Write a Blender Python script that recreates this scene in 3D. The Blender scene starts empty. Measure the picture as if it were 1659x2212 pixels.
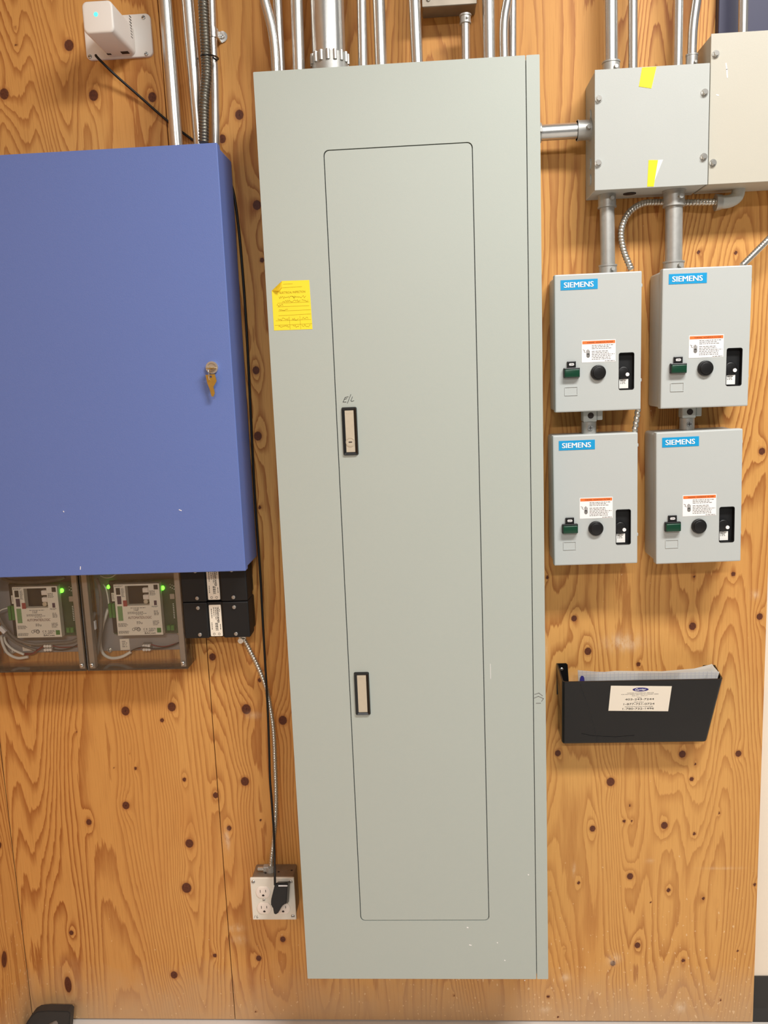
import bpy, bmesh, math, random
from mathutils import Vector, Matrix, noise

# ------------------------------------------------------------------ camera, world, lights, exposure
S = bpy.context.scene
COL = S.collection
W, H = 1659, 2212
FPX = 1805.12
ZF = 0.231                                   # floor is z = 0; the tall panel hangs 23 cm above it
CAM = Vector((0.3094, -1.8025, 1.3102 + ZF))
YAW, PITCH, ROLL = -0.05901, -0.15877, -0.04008

def cam_axes():
    cy, sy, cp, sp = math.cos(YAW), math.sin(YAW), math.cos(PITCH), math.sin(PITCH)
    fwd = Vector((sy * cp, cy * cp, sp)); right = Vector((cy, -sy, 0)); up = right.cross(fwd)
    r = right * math.cos(ROLL) + up * math.sin(ROLL)
    u = up * math.cos(ROLL) - right * math.sin(ROLL)
    return r, u, fwd
RX, UX, FX = cam_axes()
cd = bpy.data.cameras.new('camera'); cam = bpy.data.objects.new('camera', cd); COL.objects.link(cam)
cd.sensor_fit = 'HORIZONTAL'; cd.sensor_width = 36; cd.lens = 36 * FPX / W; cd.clip_start = 0.02
M = Matrix((RX, UX, -FX)).transposed().to_4x4(); M.translation = CAM
cam.matrix_world = M
S.camera = cam

wd = bpy.data.worlds.new('room_light'); S.world = wd; wd.use_nodes = True
wd.node_tree.nodes['Background'].inputs[0].default_value = (1.0, 0.985, 0.955, 1)
wd.node_tree.nodes['Background'].inputs[1].default_value = 0.17

def area(name, loc, sx, sy, power, col=(1, 0.98, 0.95)):
    l = bpy.data.lights.new(name, 'AREA'); l.shape = 'RECTANGLE'; l.size = sx; l.size_y = sy
    l.energy = power; l.color = col
    o = bpy.data.objects.new(name, l); COL.objects.link(o); o.location = loc
    return o
area('ceiling_fluorescent', (1.25, -1.45, 3.15), 1.25, 0.35, 122)
area('ceiling_fluorescent', (0.3, -4.3, 3.15), 1.25, 0.35, 170)

S.view_settings.view_transform = 'Standard'; S.view_settings.look = 'None'
S.view_settings.gamma = 1; S.view_settings.use_curve_mapping = False
S.view_settings.exposure = -0.48

def U(px, py, d=0.0):
    """Pixel of the 1659x2212 photograph -> (x, z) on the plane that lies d metres in front of the plywood."""
    v = RX * ((px - W / 2) / FPX) - UX * ((py - H / 2) / FPX) + FX
    t = (-d - CAM.y) / v.y
    p = CAM + v * t
    return p.x, p.z

# ------------------------------------------------------------------ materials
def srgb(r, g, b):
    f = lambda c: (c / 255 / 12.92) if c / 255 <= 0.04045 else ((c / 255 + 0.055) / 1.055) ** 2.4
    return (f(r), f(g), f(b), 1)

MATS = {}
def mat(name, col, rough=0.5, metal=0.0, spec=0.5, bump=0.0, bscale=300, var=0.06, vscale=14, emit=None, estr=0, trans=0, ior=1.45, coat=0, alpha=1):
    m = bpy.data.materials.new(name); m.use_nodes = True
    nt = m.node_tree; b = nt.nodes['Principled BSDF']
    b.inputs['Roughness'].default_value = rough; b.inputs['Metallic'].default_value = metal
    b.inputs['Specular IOR Level'].default_value = spec; b.inputs['IOR'].default_value = ior
    b.inputs['Transmission Weight'].default_value = trans; b.inputs['Coat Weight'].default_value = coat
    b.inputs['Alpha'].default_value = alpha
    tc = nt.nodes.new('ShaderNodeTexCoord')
    nz = nt.nodes.new('ShaderNodeTexNoise'); nz.inputs['Scale'].default_value = vscale; nz.inputs['Detail'].default_value = 4
    nt.links.new(tc.outputs['Object'], nz.inputs['Vector'])
    mr = nt.nodes.new('ShaderNodeMapRange'); mr.inputs[3].default_value = 1 - var; mr.inputs[4].default_value = 1 + var
    nt.links.new(nz.outputs['Fac'], mr.inputs[0])
    mx = nt.nodes.new('ShaderNodeVectorMath'); mx.operation = 'SCALE'; mx.inputs[0].default_value = col[:3]
    nt.links.new(mr.outputs[0], mx.inputs['Scale']); nt.links.new(mx.outputs[0], b.inputs['Base Color'])
    if bump:
        n2 = nt.nodes.new('ShaderNodeTexNoise'); n2.inputs['Scale'].default_value = bscale; n2.inputs['Detail'].default_value = 2
        nt.links.new(tc.outputs['Object'], n2.inputs['Vector'])
        bp = nt.nodes.new('ShaderNodeBump'); bp.inputs['Strength'].default_value = bump; bp.inputs['Distance'].default_value = 0.001
        nt.links.new(n2.outputs['Fac'], bp.inputs['Height']); nt.links.new(bp.outputs[0], b.inputs['Normal'])
    if emit:
        b.inputs['Emission Color'].default_value = emit; b.inputs['Emission Strength'].default_value = estr
    MATS[name] = m
    return m

mat('grey_paint', srgb(176, 183, 175), 0.42, bump=0.12, bscale=900, var=0.015, vscale=6)
mat('grey_enamel', srgb(186, 190, 187), 0.38, bump=0.1, bscale=900, var=0.015)
mat('grey_box', srgb(180, 183, 178), 0.45, bump=0.1, bscale=800, var=0.02)
mat('beige_paint', srgb(187, 182, 167), 0.45, bump=0.1, bscale=800, var=0.02)
mat('blue_paint', srgb(100, 121, 184), 0.5, bump=0.25, bscale=700, var=0.03, vscale=3)
mat('navy_paint', srgb(52, 52, 78), 0.5, var=0.04)
mat('galvanised', srgb(205, 204, 200), 0.27, metal=0.85, var=0.09, vscale=60, bump=0.05, bscale=400)
mat('galvanised_dull', srgb(178, 177, 172), 0.45, metal=0.55, var=0.2, vscale=60, bump=0.1, bscale=300)
mat('box_steel', srgb(150, 140, 126), 0.5, metal=0.75, var=0.2, vscale=40)
mat('dark_flex', srgb(120, 116, 106), 0.38, metal=0.85, var=0.1, vscale=60)
mat('armour', srgb(200, 196, 186), 0.3, metal=0.85, var=0.08, vscale=60)
mat('chrome', srgb(225, 222, 214), 0.2, metal=0.8, var=0.04)
mat('brass', srgb(205, 165, 80), 0.32, metal=0.85, var=0.1, vscale=80)
mat('satin_steel', srgb(206, 194, 172), 0.45, metal=0.35, var=0.05, vscale=120)
mat('aluminium', srgb(170, 165, 158), 0.45, metal=0.75, var=0.1, vscale=50)
mat('black_plastic', srgb(24, 23, 23), 0.35, var=0.1)
mat('black_matt', srgb(17, 17, 18), 0.55, var=0.1)
mat('black_gloss', srgb(22, 21, 21), 0.16, spec=0.4, coat=0.0, var=0.1, vscale=5)
mat('black_cord', srgb(16, 15, 15), 0.5, var=0.05)
mat('rubber', srgb(50, 47, 44), 0.6, var=0.15)
mat('black_ink', srgb(30, 29, 30), 0.7, var=0.02)
mat('grey_ink', srgb(118, 116, 112), 0.8, var=0.02)
mat('pale_ink', srgb(165, 165, 168), 0.8, var=0.02)
mat('olive_ink', srgb(186, 160, 30), 0.8, var=0.02)
mat('white_plastic', srgb(232, 226, 218), 0.4, var=0.015)
mat('ivory', srgb(238, 226, 214), 0.35, var=0.015)
mat('plate_white', srgb(226, 220, 206), 0.45, var=0.05, vscale=50)
mat('slot_dark', srgb(45, 36, 32), 0.7, var=0.05)
mat('paper', srgb(240, 238, 232), 0.8, var=0.02)
mat('cream_label', srgb(240, 230, 212), 0.6, var=0.02)
mat('label_white', srgb(244, 240, 238), 0.55, var=0.01)
mat('yellow_tape', srgb(250, 225, 8), 0.5, var=0.03)
mat('yellow_paper', srgb(247, 222, 50), 0.7, var=0.04)
mat('cyan_label', srgb(20, 152, 208), 0.4, var=0.01)
mat('orange_label', srgb(240, 118, 52), 0.5, var=0.02)
mat('green_button', srgb(16, 62, 42), 0.3, var=0.05)
mat('logo_blue', srgb(52, 46, 120), 0.5, var=0.02)
mat('pcb_green', srgb(28, 66, 38), 0.45, var=0.15, vscale=90)
mat('terminal_green', srgb(64, 128, 58), 0.4, var=0.08, vscale=90)
mat('purple_block', srgb(70, 48, 70), 0.5)
mat('red_block', srgb(160, 62, 62), 0.5)
mat('sage_block', srgb(118, 158, 104), 0.5)
mat('red_brown_ink', srgb(112, 62, 54), 0.7)
mat('red_wire', srgb(120, 30, 28), 0.4)
mat('white_wire', srgb(235, 228, 214), 0.4, var=0.02)
mat('grey_wire', srgb(112, 106, 98), 0.45, var=0.04)
mat('backplate', srgb(146, 142, 140), 0.5, metal=0.1, var=0.08, vscale=20)
mat('cream_wall', srgb(238, 224, 204), 0.7, bump=0.1, bscale=200, var=0.015)
mat('concrete', srgb(212, 206, 199), 0.55, var=0.05, vscale=8)
mat('led_green', (0.05, 0.9, 0.02, 1), 0.4, emit=(0.12, 1.0, 0.03, 1), estr=6)
mat('led_cyan', (0.1, 0.9, 0.75, 1), 0.4, emit=(0.08, 1.0, 0.78, 1), estr=1.4)

def acrylic():
    m = bpy.data.materials.new('clear_acrylic'); m.use_nodes = True
    nt = m.node_tree; nt.nodes.clear()
    out = nt.nodes.new('ShaderNodeOutputMaterial')
    tr = nt.nodes.new('ShaderNodeBsdfTransparent'); tr.inputs[0].default_value = (0.997, 0.996, 0.99, 1)
    gl = nt.nodes.new('ShaderNodeBsdfGlossy'); gl.inputs['Roughness'].default_value = 0.06
    fr = nt.nodes.new('ShaderNodeFresnel'); fr.inputs[0].default_value = 1.49
    mx = nt.nodes.new('ShaderNodeMixShader')
    nz = nt.nodes.new('ShaderNodeTexNoise'); nz.inputs['Scale'].default_value = 40
    bp = nt.nodes.new('ShaderNodeBump'); bp.inputs['Strength'].default_value = 0.03
    nt.links.new(nz.outputs[0], bp.inputs['Height']); nt.links.new(bp.outputs[0], gl.inputs['Normal'])
    nt.links.new(fr.outputs[0], mx.inputs[0]); nt.links.new(tr.outputs[0], mx.inputs[1]); nt.links.new(gl.outputs[0], mx.inputs[2])
    df = nt.nodes.new('ShaderNodeBsdfDiffuse'); df.inputs[0].default_value = (0.85, 0.82, 0.78, 1)      # film of dust
    m2 = nt.nodes.new('ShaderNodeMixShader'); m2.inputs[0].default_value = 0.014
    nt.links.new(mx.outputs[0], m2.inputs[1]); nt.links.new(df.outputs[0], m2.inputs[2])
    nt.links.new(m2.outputs[0], out.inputs[0])
    MATS['acrylic'] = m
acrylic()

def plywood_mat():
    """Rotary-cut fir plywood: growth rings are contour lines of a smooth field, bent around the knots."""
    m = bpy.data.materials.new('fir_plywood'); m.use_nodes = True
    nt = m.node_tree; N = nt.nodes; L = nt.links; b = N['Principled BSDF']
    def math_(op, a, c=None, cl=False):
        n = N.new('ShaderNodeMath'); n.operation = op; n.use_clamp = cl
        for i, v in enumerate((a, c)):
            if v is None: continue
            if isinstance(v, (int, float)): n.inputs[i].default_value = v
            else: L.new(v, n.inputs[i])
        return n.outputs[0]
    def maprange(v, a, c, d, e):
        n = N.new('ShaderNodeMapRange'); L.new(v, n.inputs[0])
        for i, k in enumerate((a, c, d, e)): n.inputs[i + 1].default_value = k
        return n.outputs[0]
    def mapping(sc, loc=(0, 0, 0)):
        n = N.new('ShaderNodeMapping'); n.inputs['Scale'].default_value = sc; n.inputs['Location'].default_value = loc
        L.new(uv.outputs['UV'], n.inputs[0]); return n.outputs[0]
    def nz(vec, scale, detail=2, rough=0.5):
        n = N.new('ShaderNodeTexNoise'); n.inputs['Scale'].default_value = scale; n.inputs['Detail'].default_value = detail
        n.inputs['Roughness'].default_value = rough; L.new(vec, n.inputs['Vector']); return n.outputs['Fac']
    def mix(f, a, c, mode='MIX'):
        n = N.new('ShaderNodeMix'); n.data_type = 'RGBA'; n.blend_type = mode
        if isinstance(f, (int, float)): n.inputs[0].default_value = f
        else: L.new(f, n.inputs[0])
        for i, v in ((6, a), (7, c)):
            if isinstance(v, tuple): n.inputs[i].default_value = v
            else: L.new(v, n.inputs[i])
        return n.outputs[2]
    uv = N.new('ShaderNodeUVMap'); uv.uv_map = 'UVMap'
    ak = N.new('ShaderNodeAttribute'); ak.attribute_name = 'knot'
    ab = N.new('ShaderNodeAttribute'); ab.attribute_name = 'ringshift'
    big = nz(mapping((3.2, 0.36, 1), (3.1, 7.7, 0)), 1.0, 2.2, 0.45)
    mid = nz(mapping((16, 2.2, 1)), 1.0, 2, 0.5)
    fine = nz(mapping((150, 10, 1)), 1.0, 3, 0.6)
    ph = math_('ADD', math_('MULTIPLY', big, 74.0), math_('MULTIPLY', mid, 2.6))
    ph = math_('ADD', ph, ab.outputs['Fac'])
    ph = math_('ADD', ph, math_('MULTIPLY', fine, 0.55))
    fr = math_('FRACT', ph)
    ramp = N.new('ShaderNodeValToRGB'); L.new(fr, ramp.inputs[0])
    e = ramp.color_ramp.elements
    e[0].position = 0.0; e[0].color = (0, 0, 0, 1); e[1].position = 1.0; e[1].color = (0.15, 0.15, 0.15, 1)
    for p, c in ((0.5, 0.08), (0.78, 0.7), (0.93, 1.0)):
        k = e.new(p); k.color = (c, c, c, 1)
    # how strong the rings read varies over the sheet
    strength = maprange(nz(mapping((3.2, 1.0, 1), (9, 2, 0)), 1.0, 2), 0.3, 0.7, 0.4, 1.0)
    late = math_('MULTIPLY', ramp.outputs[0], strength)
    light = srgb(222, 166, 100); dark = srgb(154, 88, 36)
    tone = nz(mapping((1.5, 0.5, 1), (1, 5, 0)), 1.0, 3)
    lightmix = mix(maprange(tone, 0.3, 0.7, 0, 1), srgb(204, 144, 74), srgb(221, 167, 96))
    col = mix(late, lightmix, dark)
    # pores and fibres
    fib = nz(mapping((420, 9, 1)), 1.0, 2, 0.6)
    col = mix(maprange(fib, 0.5, 0.78, 0, 0.35), col, srgb(160, 98, 44))
    # wider smoky patches of the finish
    col = mix(maprange(nz(mapping((5, 1.6, 1), (4, 4, 0)), 1.0, 4), 0.52, 0.8, 0, 0.5), col, srgb(188, 120, 58))
    # scuffed, dusty foot of the board, and pale chips
    sep = N.new('ShaderNodeSeparateXYZ'); L.new(uv.outputs['UV'], sep.inputs[0])
    zz = math_('ADD', sep.outputs[1], math_('MULTIPLY', math_('SUBTRACT', nz(mapping((9, 7, 1)), 1.0, 4, 0.65), 0.5), 0.16))
    foot = maprange(zz, 0.02, 0.16, 0.8, 0.0)
    col = mix(foot, col, srgb(196, 160, 120))
    chips = nz(mapping((150, 85, 1)), 1.0, 1.5)
    cz = maprange(zz, 0.05, 0.55, 0.66, 0.79)
    chip = math_('GREATER_THAN', chips, math_('ADD', cz, maprange(sep.outputs[0], -0.1, 0.7, 0.055, 0.0)))
    col = mix(math_('MULTIPLY', chip, 0.55), col, srgb(238, 205, 160))
    # knots
    kn = ak.outputs['Fac']
    halo = maprange(kn, 0.2, 0.56, 0, 0.6)
    col = mix(halo, col, srgb(158, 94, 46))
    kring = nz(mapping((240, 240, 1)), 1.0, 2)
    kcol = mix(kring, srgb(64, 32, 20), srgb(116, 64, 40))
    core = maprange(kn, 0.48, 0.56, 0, 1)
    col = mix(core, col, kcol)
    col = mix(maprange(kn, 0.86, 0.94, 0, 0.75), col, srgb(36, 18, 12))
    asm = N.new('ShaderNodeAttribute'); asm.attribute_name = 'smear'      # old paint and plaster smears
    sm = math_('MULTIPLY', asm.outputs['Fac'], maprange(nz(mapping((60, 25, 1)), 1.0, 4, 0.7), 0.35, 0.62, 0, 1))
    col = mix(sm, col, srgb(240, 220, 190))
    L.new(col, b.inputs['Base Color'])
    b.inputs['Roughness'].default_value = 0.55; b.inputs['Specular IOR Level'].default_value = 0.3
    bp = N.new('ShaderNodeBump'); bp.inputs['Strength'].default_value = 0.35; bp.inputs['Distance'].default_value = 0.0012
    hgt = math_('SUBTRACT', math_('MULTIPLY', late, 0.6), math_('MULTIPLY', core, 0.8))
    hgt = math_('ADD', hgt, math_('MULTIPLY', fib, 0.4))
    L.new(hgt, bp.inputs['Height']); L.new(bp.outputs[0], b.inputs['Normal'])
    MATS['plywood'] = m
plywood_mat()

def graph_paper():
    m = mat('graph_paper', srgb(238, 237, 233), 0.8, var=0.01)
    nt = m.node_tree; b = nt.nodes['Principled BSDF']
    tc = nt.nodes.new('ShaderNodeTexCoord'); mp = nt.nodes.new('ShaderNodeMapping')
    mp.inputs['Rotation'].default_value = (math.pi / 2, 0, 0)
    nt.links.new(tc.outputs['Object'], mp.inputs[0])
    br = nt.nodes.new('ShaderNodeTexBrick'); br.offset = 0
    br.inputs['Color1'].default_value = br.inputs['Color2'].default_value = srgb(236, 235, 232)
    br.inputs['Mortar'].default_value = srgb(219, 219, 223); br.inputs['Scale'].default_value = 1
    br.inputs['Brick Width'].default_value = 0.0085; br.inputs['Row Height'].default_value = 0.006; br.inputs['Mortar Size'].default_value = 0.0006
    nt.links.new(mp.outputs[0], br.inputs['Vector']); nt.links.new(br.outputs[0], b.inputs['Base Color'])
graph_paper()

# ------------------------------------------------------------------ object helpers (d = distance in front of the plywood, y = -d)
def thing(name, label, cat, loc=(0, 0, 0), rot=0, group=None):
    o = bpy.data.objects.new(name, None); COL.objects.link(o); o.location = loc; o.rotation_euler = (0, rot, 0)
    o.empty_display_size = 0.05
    o['label'] = label; o['category'] = cat
    if group: o['group'] = group
    return o
def tag(o, label, cat, group=None):
    o['label'] = label; o['category'] = cat
    if group: o['group'] = group
    return o
def root_of(o):
    while o.parent: o = o.parent
    return o
def obj(name, bm, m, parent=None, smooth=False, label=None, local=False):
    """Link bm as ONE mesh; its vertices are world coordinates unless local."""
    bmesh.ops.recalc_face_normals(bm, faces=bm.faces[:])
    me = bpy.data.meshes.new(name); bm.to_mesh(me); bm.free()
    if smooth:
        me.polygons.foreach_set('use_smooth', [True] * len(me.polygons))
        me.set_sharp_from_angle(angle=math.radians(38))
    me.materials.append(MATS[m])
    o = bpy.data.objects.new(name, me); COL.objects.link(o)
    if parent:
        o.parent = parent
        if not local: me.transform(Matrix.Translation(-Vector(root_of(parent).location)))
    elif not local:
        cs = [v.co for v in me.vertices]                      # put the origin at the thing's base
        c = Vector((sum(v.x for v in cs) / len(cs), sum(v.y for v in cs) / len(cs), min(v.z for v in cs)))
        me.transform(Matrix.Translation(-c)); o.location = c
    if label: o['label'] = label
    return o
def BM(): return bmesh.new()

def box(bm, x0, x1, d0, d1, z0, z1, bev=0.0, seg=2):
    r = bmesh.ops.create_cube(bm, size=1)['verts']
    for v in r:
        v.co = Vector((x0 + (v.co.x + .5) * (x1 - x0), -(d0 + (.5 - v.co.y) * (d1 - d0)), z0 + (v.co.z + .5) * (z1 - z0)))
    if bev:
        ed = list({e for v in r for e in v.link_edges})
        bmesh.ops.bevel(bm, geom=ed, offset=bev, segments=seg, affect='EDGES', profile=0.5, clamp_overlap=True)
    return bm
def rr(x0, x1, z0, z1, r=0.0, n=4):
    if r <= 0: return [(x0, z0), (x1, z0), (x1, z1), (x0, z1)]
    P = []
    for cx, cz, a in ((x1 - r, z0 + r, -90), (x1 - r, z1 - r, 0), (x0 + r, z1 - r, 90), (x0 + r, z0 + r, 180)):
        for i in range(n + 1):
            t = math.radians(a + 90 * i / n); P.append((cx + r * math.cos(t), cz + r * math.sin(t)))
    return P
def circ(cx, cz, r, n=20, rz=None):
    return [(cx + r * math.cos(2 * math.pi * i / n), cz + (rz or r) * math.sin(2 * math.pi * i / n)) for i in range(n)]
def plate(bm, loops, d0, d1):
    """Flat plate between d0 (back) and d1 (front); loops[0] is the outline, the others are holes."""
    b2 = BM(); ed = []
    for lp in loops:
        vs = [b2.verts.new((x, -d1, z)) for x, z in lp]
        for i in range(len(vs)): ed.append(b2.edges.new((vs[i], vs[(i + 1) % len(vs)])))
    if len(loops) == 1: b2.faces.new(b2.verts[:])
    else: bmesh.ops.triangle_fill(b2, use_beauty=True, use_dissolve=False, edges=ed, normal=(0, -1, 0))
    ex = bmesh.ops.extrude_face_region(b2, geom=b2.faces[:])
    for g in ex['geom']:
        if isinstance(g, bmesh.types.BMVert): g.co.y = -d0
    me = bpy.data.meshes.new('tmp'); b2.to_mesh(me); b2.free(); bm.from_mesh(me); bpy.data.meshes.remove(me)
    return bm
def dome_plate(bm, lp, d0, d1, inset, steps=3):
    """Plate with a rounded front edge: outline lp shrinks by inset towards the front."""
    cx = sum(p[0] for p in lp) / len(lp); cz = sum(p[1] for p in lp) / len(lp)
    hx = max(abs(p[0] - cx) for p in lp); hz = max(abs(p[1] - cz) for p in lp)
    rings = []
    for k in range(steps + 2):
        if k == 0: s, d = 0, d0
        else:
            a = (k - 1) / steps * math.pi / 2; s = inset * (1 - math.cos(a)); d = d1 - inset * (1 - math.sin(a))
        rings.append([bm.verts.new((cx + (x - cx) * (1 - s / hx), -d, cz + (z - cz) * (1 - s / hz))) for x, z in lp])
    for A, B in zip(rings, rings[1:]):
        for i in range(len(lp)):
            j = (i + 1) % len(lp); bm.faces.new((A[i], A[j], B[j], B[i]))
    bm.faces.new(rings[-1]); bm.faces.new(rings[0][::-1])
    return bm
def cyl(bm, p0, p1, r, n=20, r2=None):
    p0, p1 = Vector(p0), Vector(p1); ax = (p1 - p0)
    q = ax.to_track_quat('Z', 'Y').to_matrix().to_4x4(); q.translation = (p0 + p1) / 2
    bmesh.ops.create_cone(bm, cap_ends=True, segments=n, radius1=r, radius2=r if r2 is None else r2, depth=ax.length, matrix=q)
    return bm
def pin(bm, x, z, d0, d1, r, n=16, r2=None):
    return cyl(bm, (x, -d0, z), (x, -d1, z), r, n, r2)
def smooth_path(pts, step=0.006):
    pts = [Vector(p) for p in pts]; out = []
    P = [pts[0] * 2 - pts[1]] + pts + [pts[-1] * 2 - pts[-2]]
    for i in range(1, len(P) - 2):
        a, b, c, d = P[i - 1:i + 3]; n = max(2, int((c - b).length / step))
        for k in range(n):
            t = k / n
            out.append(0.5 * ((2 * b) + (c - a) * t + (2 * a - 5 * b + 4 * c - d) * t * t + (3 * b - 3 * c + d - a) * t ** 3))
    out.append(pts[-1]); return out
def tube(bm, path, r, n=12, rib=0.0, pitch=0.006):
    """Round tube along path; with rib > 0 the wall is a spiral of interlocked armour."""
    T = [(path[min(i + 1, len(path) - 1)] - path[max(i - 1, 0)]).normalized() for i in range(len(path))]
    up = Vector((0, -1, 0)) if abs(T[0].y) < 0.9 else Vector((1, 0, 0))
    nrm = (up - T[0] * up.dot(T[0])).normalized(); rings = []; s = 0
    for i, p in enumerate(path):
        if i: s += (p - path[i - 1]).length
        nrm = (nrm - T[i] * nrm.dot(T[i])).normalized(); bi = T[i].cross(nrm); ring = []
        for k in range(n):
            a = 2 * math.pi * k / n; q = r
            if rib: q = r * (1 - rib * (0.5 + 0.5 * math.cos(2 * math.pi * (s / pitch + k / n))) ** 2)
            ring.append(bm.verts.new(p + nrm * (q * math.cos(a)) + bi * (q * math.sin(a))))
        rings.append(ring)
    for A, B in zip(rings, rings[1:]):
        for k in range(n):
            bm.faces.new((A[k], A[(k + 1) % n], B[(k + 1) % n], B[k]))
    bm.faces.new(rings[0][::-1]); bm.faces.new(rings[-1])
    return bm
def px_path(pts, step=0.006):
    w = []
    for px, py, d in pts:
        x, z = U(px, py, d); w.append((x, -d, z))
    return smooth_path(w, step)
def text(name, s, cx, cz, d, w, h, m, parent, bold=0.0, heavy=0.0, rot=0.0, shear=0.0, local=False, depth=0.0004):
    """Flat lettering centred at (cx, cz), w x h metres, standing d in front of the plywood."""
    cu = bpy.data.curves.new(name, 'FONT'); cu.body = s; cu.size = 1; cu.offset = bold; cu.shear = shear; cu.resolution_u = 3
    o = bpy.data.objects.new(name, cu); COL.objects.link(o)
    me = bpy.data.meshes.new_from_object(o); bpy.data.objects.remove(o); bpy.data.curves.remove(cu)
    xs = [v.co.x for v in me.vertices]; ys = [v.co.y for v in me.vertices]
    ax, bx, ay, by = min(xs), max(xs), min(ys), max(ys)
    bm = BM(); bm.from_mesh(me); bpy.data.meshes.remove(me)
    if heavy:
        src = bm.faces[:]
        for k_, sx in ((1, -heavy), (2, heavy)):
            for g in bmesh.ops.duplicate(bm, geom=src)['geom']:
                if isinstance(g, bmesh.types.BMVert): g.co.x += sx; g.co.z += k_ * .00015
    c, sn = math.cos(rot), math.sin(rot)
    for v in bm.verts:
        x = ((v.co.x - ax) / (bx - ax) - .5) * w; z = ((v.co.y - ay) / (by - ay) - .5) * h
        v.co = Vector((cx + x * c - z * sn, -d - v.co.z, cz + x * sn + z * c))
    ex = bmesh.ops.extrude_face_region(bm, geom=bm.faces[:])
    for g in ex['geom']:
        if isinstance(g, bmesh.types.BMVert): g.co.y -= depth
    return obj(name, bm, m, parent, local=local)
def print_lines(bm, x0, x1, zs, d, th, rnd, fill=0.85, ragged=0.3):
    """Rows of word-sized dashes: print that is too small to read."""
    for z in zs:
        x = x0; end = x1 - (x1 - x0) * ragged * rnd.random()
        while x < end:
            w = min((0.25 + rnd.random()) * th * 4.5, end - x)
            if w > th * .6: box(bm, x, x + w, d, d + 0.0003, z - th / 2, z + th / 2)
            x += w + th * (0.7 + rnd.random() * 0.5) / fill
    return bm
def strokes(bm, lines, d, th):
    """Handwriting: polylines of (x, z) drawn as thin flat ribbons."""
    for ln in lines:
        for (xa, za), (xb, zb) in zip(ln, ln[1:]):
            v = Vector((xb - xa, zb - za)); L_ = v.length or 1e-6; n = Vector((-v.y, v.x)) / L_ * th / 2; e = v / L_ * th * .3
            q = [(xa - e.x + n.x, za - e.y + n.y), (xb + e.x + n.x, zb + e.y + n.y), (xb + e.x - n.x, zb + e.y - n.y), (xa - e.x - n.x, za - e.y - n.y)]
            plate(bm, [q], d, d + 0.0003)
    return bm
def screw(parent, x, z, d, r=0.0045, m='chrome', name='screw', h=0.003, local=False):
    bm = BM(); dome_plate(bm, circ(x, z, r, 14), d, d + h, r * .45)
    o = obj(name, bm, m, parent, True, local=local)
    b2 = BM(); box(b2, x - r * .75, x + r * .75, d + h - 0.0004, d + h + 0.0003, z - r * .14, z + r * .14)
    obj('screw_slot', b2, 'slot_dark', o, local=local)
    return o
def hexscrew(parent, x, z, d, local=False):
    bm = BM(); pin(bm, x, z, d, d + .0015, .0068, 18); pin(bm, x, z, d + .0015, d + .007, .0052, 6, .0046)
    return obj('cover_screw', bm, 'chrome', parent, local=local)
def struct(o): o['kind'] = 'structure'; return o

# ------------------------------------------------------------------ the setting
XC, XS, XR = -0.723, -0.2125, 1.028           # room corner, joint between the sheets, free edge of the plywood
WTOP = 3.2
bm = BM(); box(bm, -2.2, 3.2, -0.12, -0.019, 0, WTOP)
wall = struct(obj('wall_back', bm, 'cream_wall'))
bm = BM(); box(bm, -2.2, 3.2, -0.12, 4.0, -0.1, 0)
struct(obj('floor', bm, 'concrete'))

KN = [(149,98,10),(9,203,10),(202,206,10),(329,210,9),(517,248,9),(480,300,8),(35,97,3),(32,60,3),(555,443,9),(566,562,5),(553,800,8),(557,942,9),(561,1096,4),
 (271,1536,10),(371,1527,10),(350,1556,5),(166,1580,2.5),(293,1660,4),(398,1684,5),(272,1740,9),(466,1718,7),(192,1776,7),(409,1822,10),(403,1918,12),(154,2015,6),
 (376,2106,9),(464,2064,5),(532,1532,11),(611,1556,10),(529,1688,10),(495,1789,6),(563,1772,3),(611,2029,7),(559,2070,7),(459,1419,8),(561,1469,5),(553,2185,3),(247,1658,2),(281,1627,2),
 (1240,1336,6.5),(1270,1407,8),(1496,1353,8),(1584,1240,5),(1499,1246,3),(1641,1332,7),(1379,1435,5),(1205,1627,7),(1474,1629,8),(1595,1628,7),(1319,1689,9.5),(1494,1683,5),
 (1502,1650,3),(1361,1740,3.2),(1280,1790,7),(1348,1774,4),(1365,1774,3),(1435,1783,8),(1500,1801,4),(1554,1756,3),(1361,1893,7.5),(1250,1907,4),(1444,1923,5),(1519,1941,4),
 (1630,1911,4),(1405,1949,2),(1377,2042,7),(1324,2081,6.5),(1476,2075,4.5),(1220,2049,2.5),(1594,2054,3),(1206,2197,3),(1556,2160,3),(1509,545,4),(1589,546,4),(1646,975,7),(1182,1247,4),(1184,2153,4),(980,2150,3)]
knots_back = []
for a, b_, r in KN:
    x, z = U(a, b_); knots_back.append((x, z, r / 990, 1.15))
x, z = U(147, 2127); knots_back.append((x, z, 0.009, 2.6))

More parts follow.
